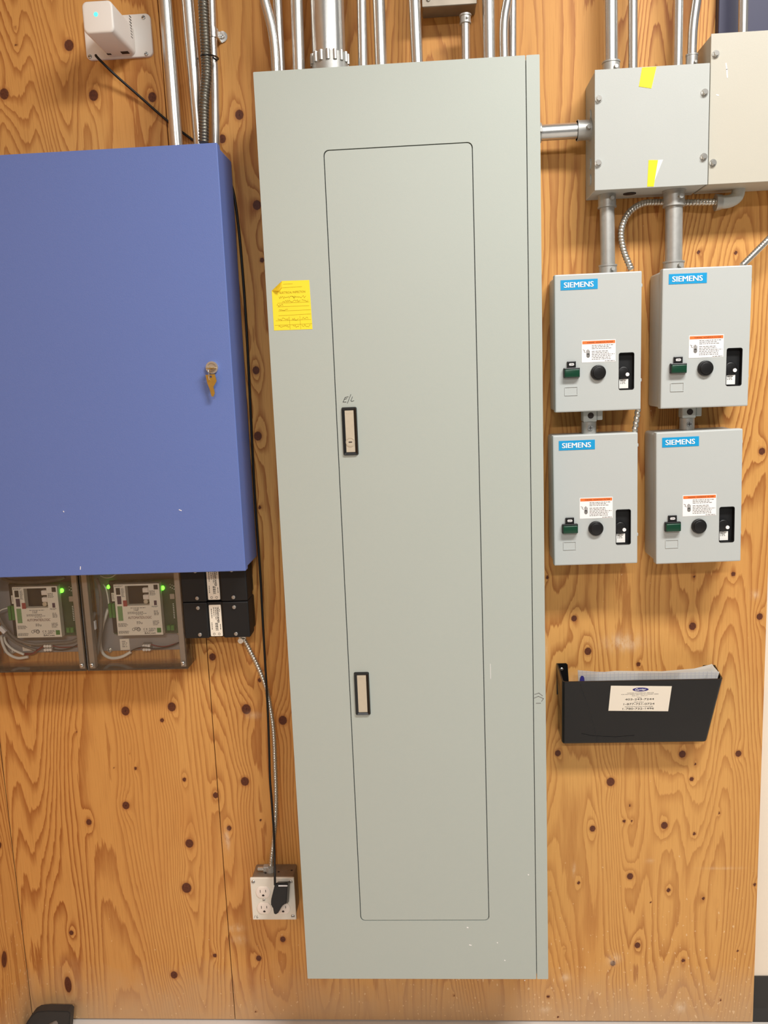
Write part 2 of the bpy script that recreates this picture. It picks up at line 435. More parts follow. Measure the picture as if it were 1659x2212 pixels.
SMEAR = []
for a, b_, rx, rz, k in ((1345, 1388, 34, 16, .55), (1470, 2175, 10, 12, .8), (1326, 2072, 14, 12, .6), (1220, 2112, 12, 8, .5), (1178, 2180, 10, 8, .5), (490, 1815, 5, 22, .7), (512, 2005, 16, 8, .55), (515, 2030, 16, 10, .4),
                         (548, 1545, 16, 7, .4), (1405, 1860, 10, 4, .3), (1180, 1400, 4, 30, .3), (1560, 1875, 40, 2.5, .3), (1240, 1880, 3, 14, .5), (1240, 1470, 10, 20, .2), (1630, 1285, 8, 8, .4)):
    x, z = U(a, b_); SMEAR.append((x, z, rx / 980, rz / 980, k))
def ply_sheet(name, u0, u1, z0, z1, knots, fn, th, parent, label=None, cell=0.005):
    """A plywood sheet: fine front grid that carries the knot fields, plus edges and back. fn(u, z, depth) -> world point."""
    nu = max(2, int((u1 - u0) / cell)); nz_ = max(2, int((z1 - z0) / cell)); v = []; kn = []; rs = []; sm = []; uvs = []
    for j in range(nz_ + 1):
        z = z0 + (z1 - z0) * j / nz_
        for i in range(nu + 1):
            u = u0 + (u1 - u0) * i / nu; v.append(fn(u, z, 0)); uvs.append((u, z)); k = 0; s = 0
            for (ku, kz, kr, el) in knots:
                dx = u - ku; dz = (z - kz) / el
                if abs(dx) > kr * 9 or abs(dz) > kr * 9: continue
                q = math.hypot(dx, dz) / kr
                k = max(k, 1 - q / 2)
                s += 1.7 * min(1, kr / 0.008) * math.exp(-(dx / kr) ** 2 / 4 - (dz / kr) ** 2 / 14)
            kn.append(max(0, k)); rs.append(s)
            sm.append(max([0] + [c * math.exp(-((u - a) / p) ** 2 - ((z - b_) / q) ** 2) for a, b_, p, q, c in SMEAR if abs(u - a) < 3 * p and abs(z - b_) < 3 * q]))
    w = nu + 1
    f = [(j * w + i, j * w + i + 1, (j + 1) * w + i + 1, (j + 1) * w + i) for j in range(nz_) for i in range(nu)]
    base = len(v)
    for (i, j) in ((0, 0), (nu, 0), (nu, nz_), (0, nz_)):
        u = u0 + (u1 - u0) * i / nu; z = z0 + (z1 - z0) * j / nz_
        v.append(fn(u, z, th)); uvs.append((u, z)); kn.append(0); rs.append(0); sm.append(0)
    # the edges get their own vertices: a strip from the front rim to the back corner
    f += [(base + 3, base + 2, base + 1, base)]
    c = [0, nu, nz_ * w + nu, nz_ * w]
    for a in range(4):
        b_ = (a + 1) % 4; f.append((c[a], base + a, base + b_, c[b_]))
    me = bpy.data.meshes.new(name); me.from_pydata(v, [], f)
    for nm, dat in (('knot', kn), ('ringshift', rs), ('smear', sm)):
        at = me.attributes.new(nm, 'FLOAT', 'POINT'); at.data.foreach_set('value', dat)
    ul = me.uv_layers.new(name='UVMap')
    for lp in me.loops: ul.data[lp.index].uv = uvs[lp.vertex_index]
    me.materials.append(MATS['plywood'])
    o = bpy.data.objects.new(name, me); COL.objects.link(o)
    o.parent = parent; me.transform(Matrix.Translation(-Vector(root_of(parent).location)))
    if label: o['label'] = label
    return o
back_fn = lambda u, z, t: (u, t * 0.95, z)
ply_sheet('plywood_sheet', XS + 0.001, XR, 0.004, 2.75, knots_back, back_fn, 0.019, wall)
ply_sheet('plywood_sheet', XC + .0008, XS - 0.001, 0.004, 2.75, knots_back, back_fn, 0.019, wall)
# left wall, also boarded; it runs from the corner towards the camera
bm = BM(); box(bm, XC - 0.12, XC - 0.02, -0.019, 2.3, 0, WTOP)
wl = struct(obj('wall_left', bm, 'cream_wall'))
ply_sheet('plywood_sheet', 5.0008, 6.22, 0.004, 2.75, [(5.09, 0.235, 0.012, 1.8), (5.3, 0.9, 0.01, 1), (5.4, 0.5, 0.01, 1), (5.05, 0.5, 0.006, 1.5)],
          lambda u, z, t: (XC - t * 0.95, -(u - 5.0), z), 0.019, wl, cell=0.008)
ply_sheet('plywood_sheet', 6.222, 7.3, 0.004, 2.75, [(6.6, 0.9, 0.01, 1)], lambda u, z, t: (XC - t * 0.95, -(u - 5.0), z), 0.019, wl, cell=0.012)
bm = BM()
prof = [(0.0, 0.11), (0.004, 0.11), (0.006, 0.104), (0.007, 0.03), (0.016, 0.004), (0.016, 0.0), (0.0, 0.0)]
ends = [[bm.verts.new((xx, 0.019 - t, z)) for t, z in prof] for xx in (XR + 0.001, 3.2)]
for i in range(len(prof)):
    j = (i + 1) % len(prof); bm.faces.new((ends[0][i], ends[0][j], ends[1][j], ends[1][i]))
bm.faces.new(ends[0]); bm.faces.new(ends[1][::-1])
struct(obj('baseboard_right', bm, 'rubber'))

# ------------------------------------------------------------------ tall grey panelboard
PX0, PX1, PZ0, PZ1, PD = 0.0, 0.53, ZF, ZF + 1.8833, 0.1468
DX0, DX1, DZ0, DZ1 = 0.1243, 0.4048, ZF + 0.1409, ZF + 1.7388
XSEAM = U(1136, 122, PD)[0]
pan = thing('electrical_panel', 'tall pale grey panelboard with a long inset door and two black latches', 'electrical panel', ((PX0 + PX1) / 2, 0, PZ0))
bm = BM(); box(bm, PX0 + .004, PX1 - .004, .001, PD - 0.012, PZ0 + .004, PZ1 - .004)
obj('body', bm, 'grey_paint', pan)
bm = BM(); plate(bm, [rr(PX0, XSEAM - .0012, PZ0, PZ1, .0015, 2), rr(DX0, DX1, DZ0, DZ1, .010, 5)], PD - .006, PD)
obj('trim_cover', bm, 'grey_paint', pan)
bm = BM(); plate(bm, [rr(XSEAM + .0006, PX1, PZ0, PZ1, .0015, 2)], PD - .006, PD)
obj('hinge_strip', bm, 'grey_paint', pan)
bm = BM(); plate(bm, [rr(DX0 + .0019, DX1 - .0019, DZ0 + .0019, DZ1 - .0019, .009, 5)], PD - .0062, PD - .0002)
pdoor = obj('door', bm, 'grey_paint', pan)

def latch(px0, px1, py0, py1, lock):
    x0, z1 = U(px0, py0, PD); x1, z0 = U(px1, py1, PD)
    b = BM(); lp = rr(x0, x1, z0, z1, .003, 3); ih = .0060
    ring = [lp, rr(x0 + .0015, x1 - .0015, z0 + .0015, z1 - .0015, .0025, 3), rr(x0 + ih, x1 - ih, z0 + ih, z1 - ih, .0008, 3)]
    hs = [PD - .0002, PD + .004, PD + .002]
    vs = [[b.verts.new((p[0], -h, p[1])) for p in r_] for r_, h in zip(ring, hs)]
    vs.append([b.verts.new((v.co.x, -(PD - .0002), v.co.z)) for v in vs[2]])
    for A, B in zip(vs, vs[1:]):
        for i in range(len(A)):
            j = (i + 1) % len(A); b.faces.new((A[i], A[j], B[j], B[i]))
    obj('latch', b, 'black_plastic', pdoor, label='black framed flush latch with a pale steel handle')
    b = BM(); box(b, x0 + ih + .0004, x1 - ih - .0004, PD - .0001, PD + .0016, z0 + ih + .0004, z1 - ih - .0004, .0004, 1)
    # the third level ends here: the handle and lock are siblings under the door
    h = obj('latch_handle', b, 'satin_steel', pdoor)
    b = BM(); cx = (x0 + x1) / 2
    print_lines(b, cx - .006, cx + .006, [z1 - ih - .006], PD + .0016, .0016, random.Random(4), ragged=0)
    obj('embossed_mark', b, 'satin_steel', pdoor)
    if lock:
        zc = z0 + ih + .0205
        b = BM(); plate(b, [circ(cx, zc, .0092, 28), circ(cx, zc, .0080, 28)], PD + .0016, PD + .0026); pin(b, cx, zc, PD + .0012, PD + .0021, .0074, 28)
        obj('lock_cylinder', b, 'satin_steel', pdoor)
        b = BM(); box(b, cx - .0034, cx + .0034, PD + .002, PD + .0024, zc - .0011, zc + .0011)
        obj('keyhole', b, 'slot_dark', pdoor)
latch(737, 775, 880, 983, True)
latch(764, 801, 1452, 1544, False)
# handwritten E/L above the upper latch
def pp(lst, d): return [[U(a, b, d) for a, b in l] for l in lst]
bm = BM()
strokes(bm, pp([[(752.5, 857), (745.5, 858.5), (741, 868.5), (748, 868.5)], [(744, 862.5), (749.5, 861)], [(758, 852), (750.5, 871)], [(761.5, 857), (758, 865.5), (760, 867), (764.5, 865.5)]], PD), PD, .0008)
obj('marker_writing', bm, 'black_ink', pdoor)
# yellow inspection sticker with a curled corner
SD = PD + .0004
quad = [U(592, 714, PD), U(675, 711, PD), U(668, 605, PD), U(609, 607, PD), U(587, 628, PD)]
bm = BM(); plate(bm, [quad], PD, SD)
stk = obj('inspection_sticker', bm, 'yellow_paper', pan, label='yellow paper inspection sticker with faded handwriting and a curled corner')
c1, c2, c3 = U(609, 607, PD), U(587, 628, PD), U(606, 629, PD)
bm = BM(); vs = [bm.verts.new((c1[0], -SD, c1[1])), bm.verts.new((c2[0], -SD, c2[1])), bm.verts.new((c3[0] - .002, -(SD + .007), c3[1])), bm.verts.new((c3[0] + .004, -(SD + .0025), c3[1] + .008))]
bm.faces.new((vs[0], vs[1], vs[2])); bm.faces.new((vs[0], vs[2], vs[3]))
bmesh.ops.solidify(bm, geom=bm.faces[:], thickness=.0003)
obj('curled_corner', bm, 'yellow_paper', stk)
text('sticker_heading', 'ELECTRICAL INSPECTION', *U(632, 631, PD), SD, .050, .0038, 'olive_ink', stk)
bm = BM(); rnd = random.Random(8)
for a, b_, c, d_ in ((607, 622, 652, 619), (612, 614, 632, 613), (600, 655, 668, 652), (600, 663, 668, 660), (602, 672, 671, 669), (602, 682, 672, 678), (594, 703, 674, 699), (596, 693, 672, 690)):
    p, q = U(a, b_, PD), U(c, d_, PD); strokes(bm, [[p, q]], SD, .0005)
for a, b_, c, d_ in ((625, 684, 627, 711), (648, 682, 650, 710)): strokes(bm, [[U(a, b_, PD), U(c, d_, PD)]], SD, .0005)
for a, b_, n in ((603, 643, 7), (632, 642, 6), (610, 651, 8), (652, 650, 3), (598, 660, 3), (603, 671, 4), (600, 690, 5), (631, 690, 3), (652, 688, 3), (602, 706, 5), (633, 705, 3), (652, 704, 4)):
    ln = []
    for k in range(n * 3):
        ln.append(U(a + k * 1.7, b_ + rnd.uniform(-3, 2.4) - k * .05, PD))
    strokes(bm, [ln], SD, .0006)
obj('handwriting', bm, 'olive_ink', stk)
# scuff on the right edge and paint chips
bm = BM()
strokes(bm, pp([[(1155, 1500), (1164, 1497), (1172, 1503)], [(1154, 1508), (1163, 1504), (1174, 1509), (1170, 1515)], [(1158, 1519), (1168, 1519)]], PD), PD, .0012)
obj('scuff_mark', bm, 'grey_ink', pan)

for a, b_, c, d_, w_ in ((1009, 2003, 1011, 2004, .0022), (1014, 2041, 1018, 2042, .002), (1090, 2074, 1091, 2075, .002), (1074, 2036, 1075, 2037, .0018), (1133, 2118, 1134, 2118, .0016), (1059, 1434, 1060, 1466, .0007), (1141, 1889, 1142, 1890, .002)):
    bm = BM(); strokes(bm, [[U(a, b_, PD), U(c, d_, PD)]], PD, w_); obj('paint_chip', bm, 'label_white', pan)

# ------------------------------------------------------------------ blue control cabinet
BX0, BX1, BZ0, BZ1, BD = -0.66, -0.0800, ZF + 0.928, ZF + 1.7665, 0.1347
blu = thing('blue_cabinet', 'large blue steel wall cabinet with keys hanging from its lock', 'cabinet', ((BX0 + BX1) / 2, 0, BZ0))
bm = BM(); box(bm, BX0, BX1 - .002, .009, BD - .022, BZ0 + .004, BZ1 - .004, .002)
obj('body', bm, 'blue_paint', blu)
bm = BM(); box(bm, BX0 - .001, BX1, BD - .0215, BD, BZ0, BZ1, .0018)
bdoor = obj('door', bm, 'blue_paint', blu, label='flat blue door with a chrome lock')
lx, lz = U(459, 794, BD)
bm = BM(); plate(bm, [circ(lx, lz, .0122, 26), circ(lx, lz, .0088, 26)], BD, BD + .006); pin(bm, lx, lz, BD, BD + .0042, .0088, 24)
obj('lock', bm, 'chrome', bdoor, label='round chrome cam lock')
for a, b_, c, d_ in ((174, 1224, 173.6, 1230), (387, 1101, 392, 1103), (137, 1104, 138, 1106)):
    bm = BM(); strokes(bm, [[U(a, b_, BD), U(c, d_, BD)]], BD, .0016); obj('paint_chip', bm, 'label_white', bdoor)
key = thing('key_pair', 'brass keys, one in the lock of the blue cabinet and one hanging from it', 'key', (lx, -BD, lz - .06))
bm = BM(); box(bm, lx - .0075, lx + .0085, BD + .0042, BD + .022, lz - .0022, lz - .0006, .0005, 1)
obj('inserted_key', bm, 'brass', key)
bm = BM()
ring = [Vector((lx - .004 + .0006 * math.sin(t), -(BD + .016 + .005 * math.sin(t)), lz - .012 + .0125 * math.cos(t))) for t in [2 * math.pi * i / 24 for i in range(25)]]
tube(bm, ring, .0006, 6); obj('key_ring', bm, 'chrome', key, True)
ko = [(444, 810), (464, 808), (468, 823), (465, 829), (461, 836), (463, 843), (464, 850), (461, 857), (457, 856), (453, 840), (448, 828)]
bm = BM(); plate(bm, [[U(a, b_, BD + .013) for a, b_ in ko], circ(*U(455.5, 813.5, BD + .013), .0024, 10)], BD + .012, BD + .014)
obj('hanging_key', bm, 'brass', key)

# ------------------------------------------------------------------ motor starters
def starter(label, x0, z0, depth, tilt):
    w, h = 0.170, 0.2697
    t = thing('motor_starter', label, 'control box', (x0 + w / 2, 0, z0), tilt, 'motor starters in two rows')
    f = lambda u: (u - .5) * w
    g = lambda v: h * (1 - v)
    D = depth
    b = BM(); box(b, -w / 2 + .002, w / 2 - .002, .001, D - .020, .002, h - .002, .006, 3)
    obj('body', b, 'grey_enamel', t, True, local=True)
    # cover: a shallow pan with a slot for the overload dial
    sx0, sx1, sz0, sz1 = f(.739), f(.919), g(.851), g(.578)
    b = BM(); plate(b, [rr(-w / 2 + .0025, w / 2 - .0025, .0025, h - .0025, .002, 3), rr(sx0, sx1, sz0, sz1, .004, 4)], D - .003, D)
    # rolled edge round the front plate and the pan sides
    e0 = rr(-w / 2 + .0025, w / 2 - .0025, .0025, h - .0025, .002, 3); e1 = rr(-w / 2 + .0007, w / 2 - .0007, .0007, h - .0007, .002, 3); e2 = rr(-w / 2, w / 2, 0, h, .002, 3)
    R_ = [[b.verts.new((p[0], -q, p[1])) for p in lp] for lp, q in ((e0, D), (e1, D - .0008), (e2, D - .003), (e2, D - .0195), (e0, D - .0195))]
    for A, B in zip(R_, R_[1:]):
        for i in range(len(A)):
            j = (i + 1) % len(A); b.faces.new((A[i], A[j], B[j], B[i]))
    cov = obj('cover', b, 'grey_enamel', t, True, local=True)
    # brand plate
    b = BM(); plate(b, [rr(f(.07), f(.495), g(.1125), g(.041))], D, D + .0006)
    br = obj('brand_plate', b, 'cyan_label', t, local=True, label='bright blue nameplate with white lettering')
    text('brand_lettering', 'SIEMENS', (f(.109) + f(.446)) / 2, (g(.058) + g(.096)) / 2, D + .0006, f(.446) - f(.109), .0103, 'label_white', br, heavy=.022, local=True)
    # hazard label
    b = BM(); plate(b, [rr(f(.311), f(.702), g(.639), g(.479))], D, D + .0004)
    wl_ = obj('warning_label', b, 'label_white', t, local=True, label='white warning label with an orange heading band')
    b = BM(); plate(b, [rr(f(.318), f(.696), g(.506), g(.484))], D + .0004, D + .0006)
    obj('heading_band', b, 'orange_label', wl_, local=True)
    text('warning_heading', 'WARNING  HAZARDOUS VOLTAGE', f(.52), g(.4955), D + .0006, f(.665) - f(.365), .0024, 'black_ink', wl_, local=True, depth=.0002)
    b = BM(); rnd = random.Random(3)
    print_lines(b, f(.428), f(.692), [g(.517 + .0115 * k) for k in range(3)], D + .0004, .0011, rnd)
    print_lines(b, f(.428), f(.692), [g(.560 + .0115 * k) for k in range(6)], D + .0004, .0011, rnd)
    print_lines(b, f(.58), f(.692), [g(.632)], D + .0004, .0011, rnd, ragged=.1)
    obj('fine_print', b, 'grey_ink', wl_, local=True)
    b = BM(); strokes(b, [[(f(.325), g(.545)), (f(.345), g(.551)), (f(.338), g(.560)), (f(.356), g(.567))]], D + .0004, .0008)
    hx, hz = f(.385), g(.578)
    plate(b, [circ(hx, hz - .003, .0036, 12, .0045)], D + .0004, D + .0006)
    for k in range(4): plate(b, [rr(hx - .0034 + k * .0018, hx - .0022 + k * .0018, hz - .001, hz + (.0075, .009, .0085, .0065)[k])], D + .0004, D + .0006)
    obj('hand_symbol', b, 'grey_ink', wl_, local=True)
    # start button with its ON tab
    b = BM(); box(b, f(.1375), f(.24), D, D + .004, g(.675), g(.626), .001, 2)
    tab = obj('button_tab', b, 'black_plastic', t, local=True)
    b = BM(); plate(b, [rr(f(.160), f(.218), g(.658), g(.640), .002, 3)], D + .004, D + .0043)
    obj('tab_window', b, 'label_white', tab, local=True)
    text('button_lettering', 'ON', f(.189), g(.649), D + .0043, .0072, .0034, 'black_ink', tab, local=True, depth=.0002)
    b = BM(); box(b, f(.094), f(.282), D, D + .008, g(.746), g(.673), .0015, 2)
    hs = obj('button_housing', b, 'black_plastic', t, local=True)
    b = BM(); box(b, f(.101), f(.275), D + .004, D + .0125, g(.743), g(.684), .002, 3)
    obj('start_button', b, 'green_button', hs, True, local=True, label='dark green push button')
    # blank name slot
    b = BM(); plate(b, [rr(f(.109), f(.264), g(.877), g(.812), .001, 2), rr(f(.109) + .0012, f(.264) - .0012, g(.877) + .0012, g(.812) - .0012)], D, D + .0012)
    obj('name_slot', b, 'grey_enamel', t, local=True)
    # reset button
    b = BM(); dome_plate(b, circ(f(.499), g(.716), .0150, 30), D, D + .007, .002)
    rb = obj('reset_button', b, 'black_plastic', t, True, local=True, label='round black push button')
    b = BM(); dome_plate(b, circ(f(.499), g(.716), .0112, 28), D + .0068, D + .009, .001)
    obj('button_cap', b, 'black_plastic', rb, True, local=True)
    # overload dial in its slot
    b = BM(); plate(b, [rr(sx0, sx1, sz0, sz1, .004, 4), rr(sx0 + .001, sx1 - .001, sz0 + .001, sz1 - .001, .003, 4)], D - .012, D + .0004); plate(b, [rr(sx0, sx1, sz0, sz1, .004, 4)], D - .014, D - .012)
    dl = obj('dial_recess', b, 'black_matt', t, local=True)
    cx, cz = f(.80), g(.725)
    b = BM(); dome_plate(b, [p for p in circ(cx, cz, .0125, 28)], D - .012, D - .004, .002)
    for v in b.verts: v.co.x = max(v.co.x, sx0 + .0012)
    obj('dial', b, 'black_plastic', dl, True, local=True)
    b = BM(); pin(b, f(.845), g(.738), D - .006, D - .0025, .0037, 16); obj('dial_pointer', b, 'label_white', dl, local=True)
    b = BM(); plate(b, [rr(sx0 + .0012, f(.862), sz0 + .003, g(.772))], D - .012, D - .0085)
    rl = obj('rating_label', b, 'paper', dl, local=True)
    b = BM(); print_lines(b, f(.77), f(.85), [g(.783), g(.793), g(.803)], D - .0085, .0012, random.Random(5)); obj('rating_print', b, 'grey_ink', dl, local=True)
    # cover screw lugs on the right flank
    for zz in (.055, h - .03):
        b = BM(); box(b, w / 2 - .001, w / 2 + .0035, D - .016, D - .010, zz, zz + .007, .001, 1); obj('cover_lug', b, 'grey_enamel', t, local=True)
    return t
S1 = starter('blue-labelled grey starter box directly under the square junction box, beside the tall panel', 0.5624, ZF + 1.2276, .0898, 0)
S2 = starter('blue-labelled grey starter box under the beige box, fed by the thick grey conduit', 0.7665, ZF + 1.2278, .1057, .004)
S3 = starter('lower blue-labelled grey starter box beside the tall panel, above the black pocket', 0.5578, ZF + 0.9121, .0924, -.005)
S4 = starter('lower blue-labelled grey starter box near the plywood edge, above the black pocket', 0.7626, ZF + 0.9124, .1022, -.011)

# ------------------------------------------------------------------ junction box and beige box
JX0, JX1, JZ0, JZ1, JD = 0.6389, 0.8514, ZF + 1.6498, ZF + 1.8665, 0.0994
jb = thing('junction_box', 'square grey screw-cover junction box with yellow tape between the tall panel and the beige box', 'junction box', ((JX0 + JX1) / 2, 0, JZ0))
bm = BM(); box(bm, JX0 + .001, JX1 - .001, .001, JD - .0025, JZ0 + .001, JZ1 - .001, .001, 1); obj('body', bm, 'grey_box', jb)
bm = BM(); box(bm, JX0, JX1, JD - .0024, JD, JZ0, JZ1, .0006, 1); obj('cover', bm, 'grey_box', jb)
for a, b_ in ((1293, 214), (1522, 200), (1292, 353), (1520, 339)): hexscrew(jb, *U(a, b_, JD), JD)
bm = BM(); plate(bm, [[U(a, b_, JD) for a, b_ in ((1380, 187), (1407, 191), (1418, 144), (1387, 146))]], JD, JD + .0006)
obj('yellow_tape', bm, 'yellow_tape', jb, label='short strip of bright yellow tape')
bm = BM(); plate(bm, [[U(a, b_, JD) for a, b_ in ((1398, 403), (1412, 403), (1421, 346), (1401, 346))]], JD, JD + .0006)
obj('yellow_tape', bm, 'yellow_tape', jb, label='short strip of bright yellow tape')
bm = BM(); plate(bm, [[U(a, b_, JD) for a, b_ in ((1414, 390), (1421, 372), (1432, 345), (1421.5, 346))]], JD, JD + .0005)
obj('tape_residue', bm, 'label_white', jb)
kx = U(1360, 425, .05)[0]
bm = BM(); cyl(bm, (kx, -.05, JZ0 - .0004), (kx, -.05, JZ0 + .002), .0125, 20); obj('knockout_hole', bm, 'slot_dark', jb)
for zz in (.03, .06, .15):
    bm = BM(); cyl(bm, (JX0 - .0012, -.05, JZ0 + zz), (JX0 + .002, -.05, JZ0 + zz), .0105, 20); obj('knockout', bm, 'grey_box', jb)

EX0, EX1, EZ0, EZ1, ED = 0.8545, 1.115, ZF + 1.651, ZF + 1.9192, 0.0930
eb = thing('pull_box', 'beige metal screw-cover box mounted against the square grey junction box', 'junction box', ((EX0 + EX1) / 2, 0, EZ0))
bm = BM(); box(bm, EX0 + .001, EX1, .001, ED - .0025, EZ0 + .001, EZ1 - .001, .001, 1); obj('body', bm, 'beige_paint', eb)
bm = BM(); box(bm, EX0, EX1 + .001, ED - .0024, ED, EZ0, EZ1, .0006, 1); obj('cover', bm, 'beige_paint', eb)
for a, b_ in ((1546, 117), (1540, 352)): hexscrew(eb, *U(a, b_, ED), ED)
for a, b_ in ((1.105, EZ1 - .04), (1.105, EZ0 + .04)): hexscrew(eb, a, b_, ED)
bm = BM(); strokes(bm, pp([[(1568, 137), (1570, 150), (1571, 167)], [(1548, 205), (1552, 206)]], ED), ED, .0022); obj('paint_chip', bm, 'label_white', eb)

nx0, nz0 = U(1552, 60, 0.02)
nv = thing('navy_board', 'dark navy painted board behind the beige box at the top of the plywood', 'board', ((nx0 + 1.2) / 2, 0, EZ1 - .15))
bm = BM(); box(bm, nx0, 1.25, 0.0, 0.02, EZ1 - .002, 2.6, .001, 1)
for v in bm.verts:
    pass
obj('board_face', bm, 'navy_paint', nv)

# ------------------------------------------------------------------ rigid conduits
def conn_ring(parent, p0, p1, r, m='galvanised_dull', name='connector', screwed=True):
    b = BM(); cyl(b, p0, p1, r, 24)
    a, c = Vector(p0), Vector(p1); ax = (c - a).normalized()
    cyl(b, a, a + ax * .003, r * 1.12, 24); cyl(b, c - ax * .003, c, r * 1.06, 24)
    if screwed:
        mid = (a + c) / 2; cyl(b, mid + Vector((.25 * r, -r * .8, 0)), mid + Vector((.35 * r, -r * 1.35, 0)), r * .22, 10)
    return obj(name, b, m, parent, True)
def conduit(label, pts, r, group=None, z_end=None, top=True, con=None, con_top=None, m='galvanised', name='conduit'):
    """pts run from the lower end upwards as (pixel x, pixel y, depth); top extends to the ceiling line."""
    w = [Vector((U(a, b_, d)[0], -d, U(a, b_, d)[1])) for a, b_, d in pts]
    if z_end is not None:
        dirv = (w[1] - w[0]).normalized(); w[0] = w[0] + dirv * ((z_end - w[0].z) / dirv.z)
    if top:
        dirv = (w[-1] - w[-2]).normalized()
        if len(w) > 2: w += [w[-1] + dirv * .03, w[-1] + dirv * .06]
        w.append(w[-1] + dirv * ((2.95 - w[-1].z) / dirv.z))
    path = smooth_path(w, .02) if len(w) > 2 else w
    t = thing(name, label, 'conduit', tuple(w[0]), 0, group)
    b = BM(); tube(b, path, r, 24); obj('pipe', b, m, t, True)
    ax = (w[1] - w[0]).normalized()
    if con: conn_ring(t, w[0], w[0] + ax * con, r * 1.22)
    if con_top: conn_ring(t, w[-1], w[-1] - ax * con_top, r * 1.22)
    return t
GP = 'thin conduits rising from the tall panel'
conduit('kinked thin steel conduit crossing its neighbour above the tall panel corner by the blue cabinet', [(596, 152, .085), (594, 110, .085), (587, 60, .085), (574, 10, .085), (566, -30, .085), (562, -80, .085), (559, -130, .085)], .0092, None, PZ1 - .004)
conduit('thin steel conduit tucked behind the kinked one above the tall panel', [(606, 152, .055), (599, 0, .055)], .0092, None, PZ1 - .004)
conduit('straight steel conduit between the kinked pair and the thick conduit above the tall panel', [(646, 150, .075), (641, 0, .075)], .0117, GP, PZ1 - .004)
conduit('thick steel conduit with a ribbed locknut fitting on top of the tall panel', [(711, 143, .075), (706, 0, .075)], .0325, None, PZ1 - .004, con=None)
bigc = [o for o in COL.objects if o.get('label', '').startswith('thick steel')][0]
bx, bz = U(713, 140, .075)
bm = BM(); cyl(bm, (bx, -.075, PZ1 - .003), (bx, -.075, PZ1 + .044), .0350, 32)
for k in range(16):
    a = k * math.pi / 8; cx_, cy_ = bx + .0345 * math.cos(a), -.075 + .0345 * math.sin(a)
    cyl(bm, (cx_, cy_, PZ1 + .028), (cx_, cy_, PZ1 + .046), .0040, 8)
obj('locknut', bm, 'galvanised_dull', bigc, True)
conduit('slim steel conduit next to the thick one with the locknut above the tall panel', [(784, 140, .075), (781, 0, .075)], .0092, GP, PZ1 - .004)
conduit('straight steel conduit midway between the thick conduit and the small steel box', [(823, 137, .075), (818, 0, .075)], .0117, GP, PZ1 - .004)
conduit('steel conduit running past the small steel box above the tall panel', [(901, 132, .085), (895, 0, .085)], .0112, None, PZ1 - .004)
conduit('short thin steel conduit dropping from the small steel box into the tall panel', [(1006, 125, .06), (1005, 32, .06)], .0085, None, PZ1 - .004, top=False, con_top=.016)
conduit('straight steel conduit between the small steel box and the offset-bend conduit', [(1057, 122, .075), (1055, 0, .075)], .0117, GP, PZ1 - .004)
conduit('thin steel conduit with an offset bend near the hinge side of the tall panel', [(1089, 121, .08), (1088, 70, .08), (1091, 30, .08), (1099, -12, .08), (1103, -50, .08), (1104, -100, .08)], .0085, None, PZ1 - .004)
conduit('thin straight steel conduit beside the offset bend at the hinge side of the tall panel', [(1107, 120, .06), (1107, 0, .06)], .0078, None, PZ1 - .004)
# small steel box above
sx0, sz0 = U(913, 41, 0.0); sx1, _ = U(1026, 35, 0.0)
sb = thing('steel_box', 'small dark steel junction box above the tall panel', 'junction box', ((sx0 + sx1) / 2, 0, sz0))
bm = BM(); box(bm, sx0, sx1, 0, .054, sz0, sz0 + .104, .003, 2); obj('body', bm, 'box_steel', sb)
bm = BM(); box(bm, sx0 - .001, sx1 + .001, .0541, .0565, sz0 - .001, sz0 + .105, .001, 1); obj('cover', bm, 'box_steel', sb)
for a in (.012, sx1 - sx0 - .012): screw(sb, sx0 + a, sz0 + .012, .0565, .004)

# above the junction box and the beige box
GJ = 'conduits entering the top of the square junction box'
conduit('wider steel conduit with a connector entering the top corner of the square junction box', [(1320, 146, .05), (1319, 0, .05)], .0135, None, JZ1 - .001, con=.030)
conduit('thin straight conduit atop the square junction box, next to the wider one', [(1367, 143, .05), (1367, 0, .05)], .0090, GJ, JZ1 - .001)
conduit('thin straight conduit atop the square junction box, next to the bent one', [(1464, 138, .05), (1466, 0, .05)], .0090, GJ, JZ1 - .001)
conduit('bent thin steel conduit entering the square junction box next to the beige box', [(1494, 134, .05), (1496, 70, .05), (1501, 25, .05), (1506, -12, .05), (1508, -50, .05), (1508, -100, .05)], .0090, None, JZ1 - .001, con=.034)
conduit('thin steel conduit rising from the beige box in front of the navy board', [(1605, 68, .06), (1606, 0, .06)], .0090, None, EZ1 - .001)
# panel to junction box
ya, yb = U(1170, 287, .05), U(1266, 281, .05)
t = thing('conduit', 'short horizontal steel conduit linking the tall panel to the square junction box', 'conduit', (ya[0], -.05, ya[1]))
p0, p1 = Vector((PX1 - .006, -.05, ya[1])), Vector((JX0 + .001, -.05, yb[1]))
bm = BM(); tube(bm, [p0, p1], .0150, 24); obj('pipe', bm, 'galvanised', t, True)
conn_ring(t, p0 + Vector((.004, 0, 0)), p0 + Vector((.020, 0, 0)), .0175); conn_ring(t, p1, p1 - Vector((.026, 0, 0)), .0185)
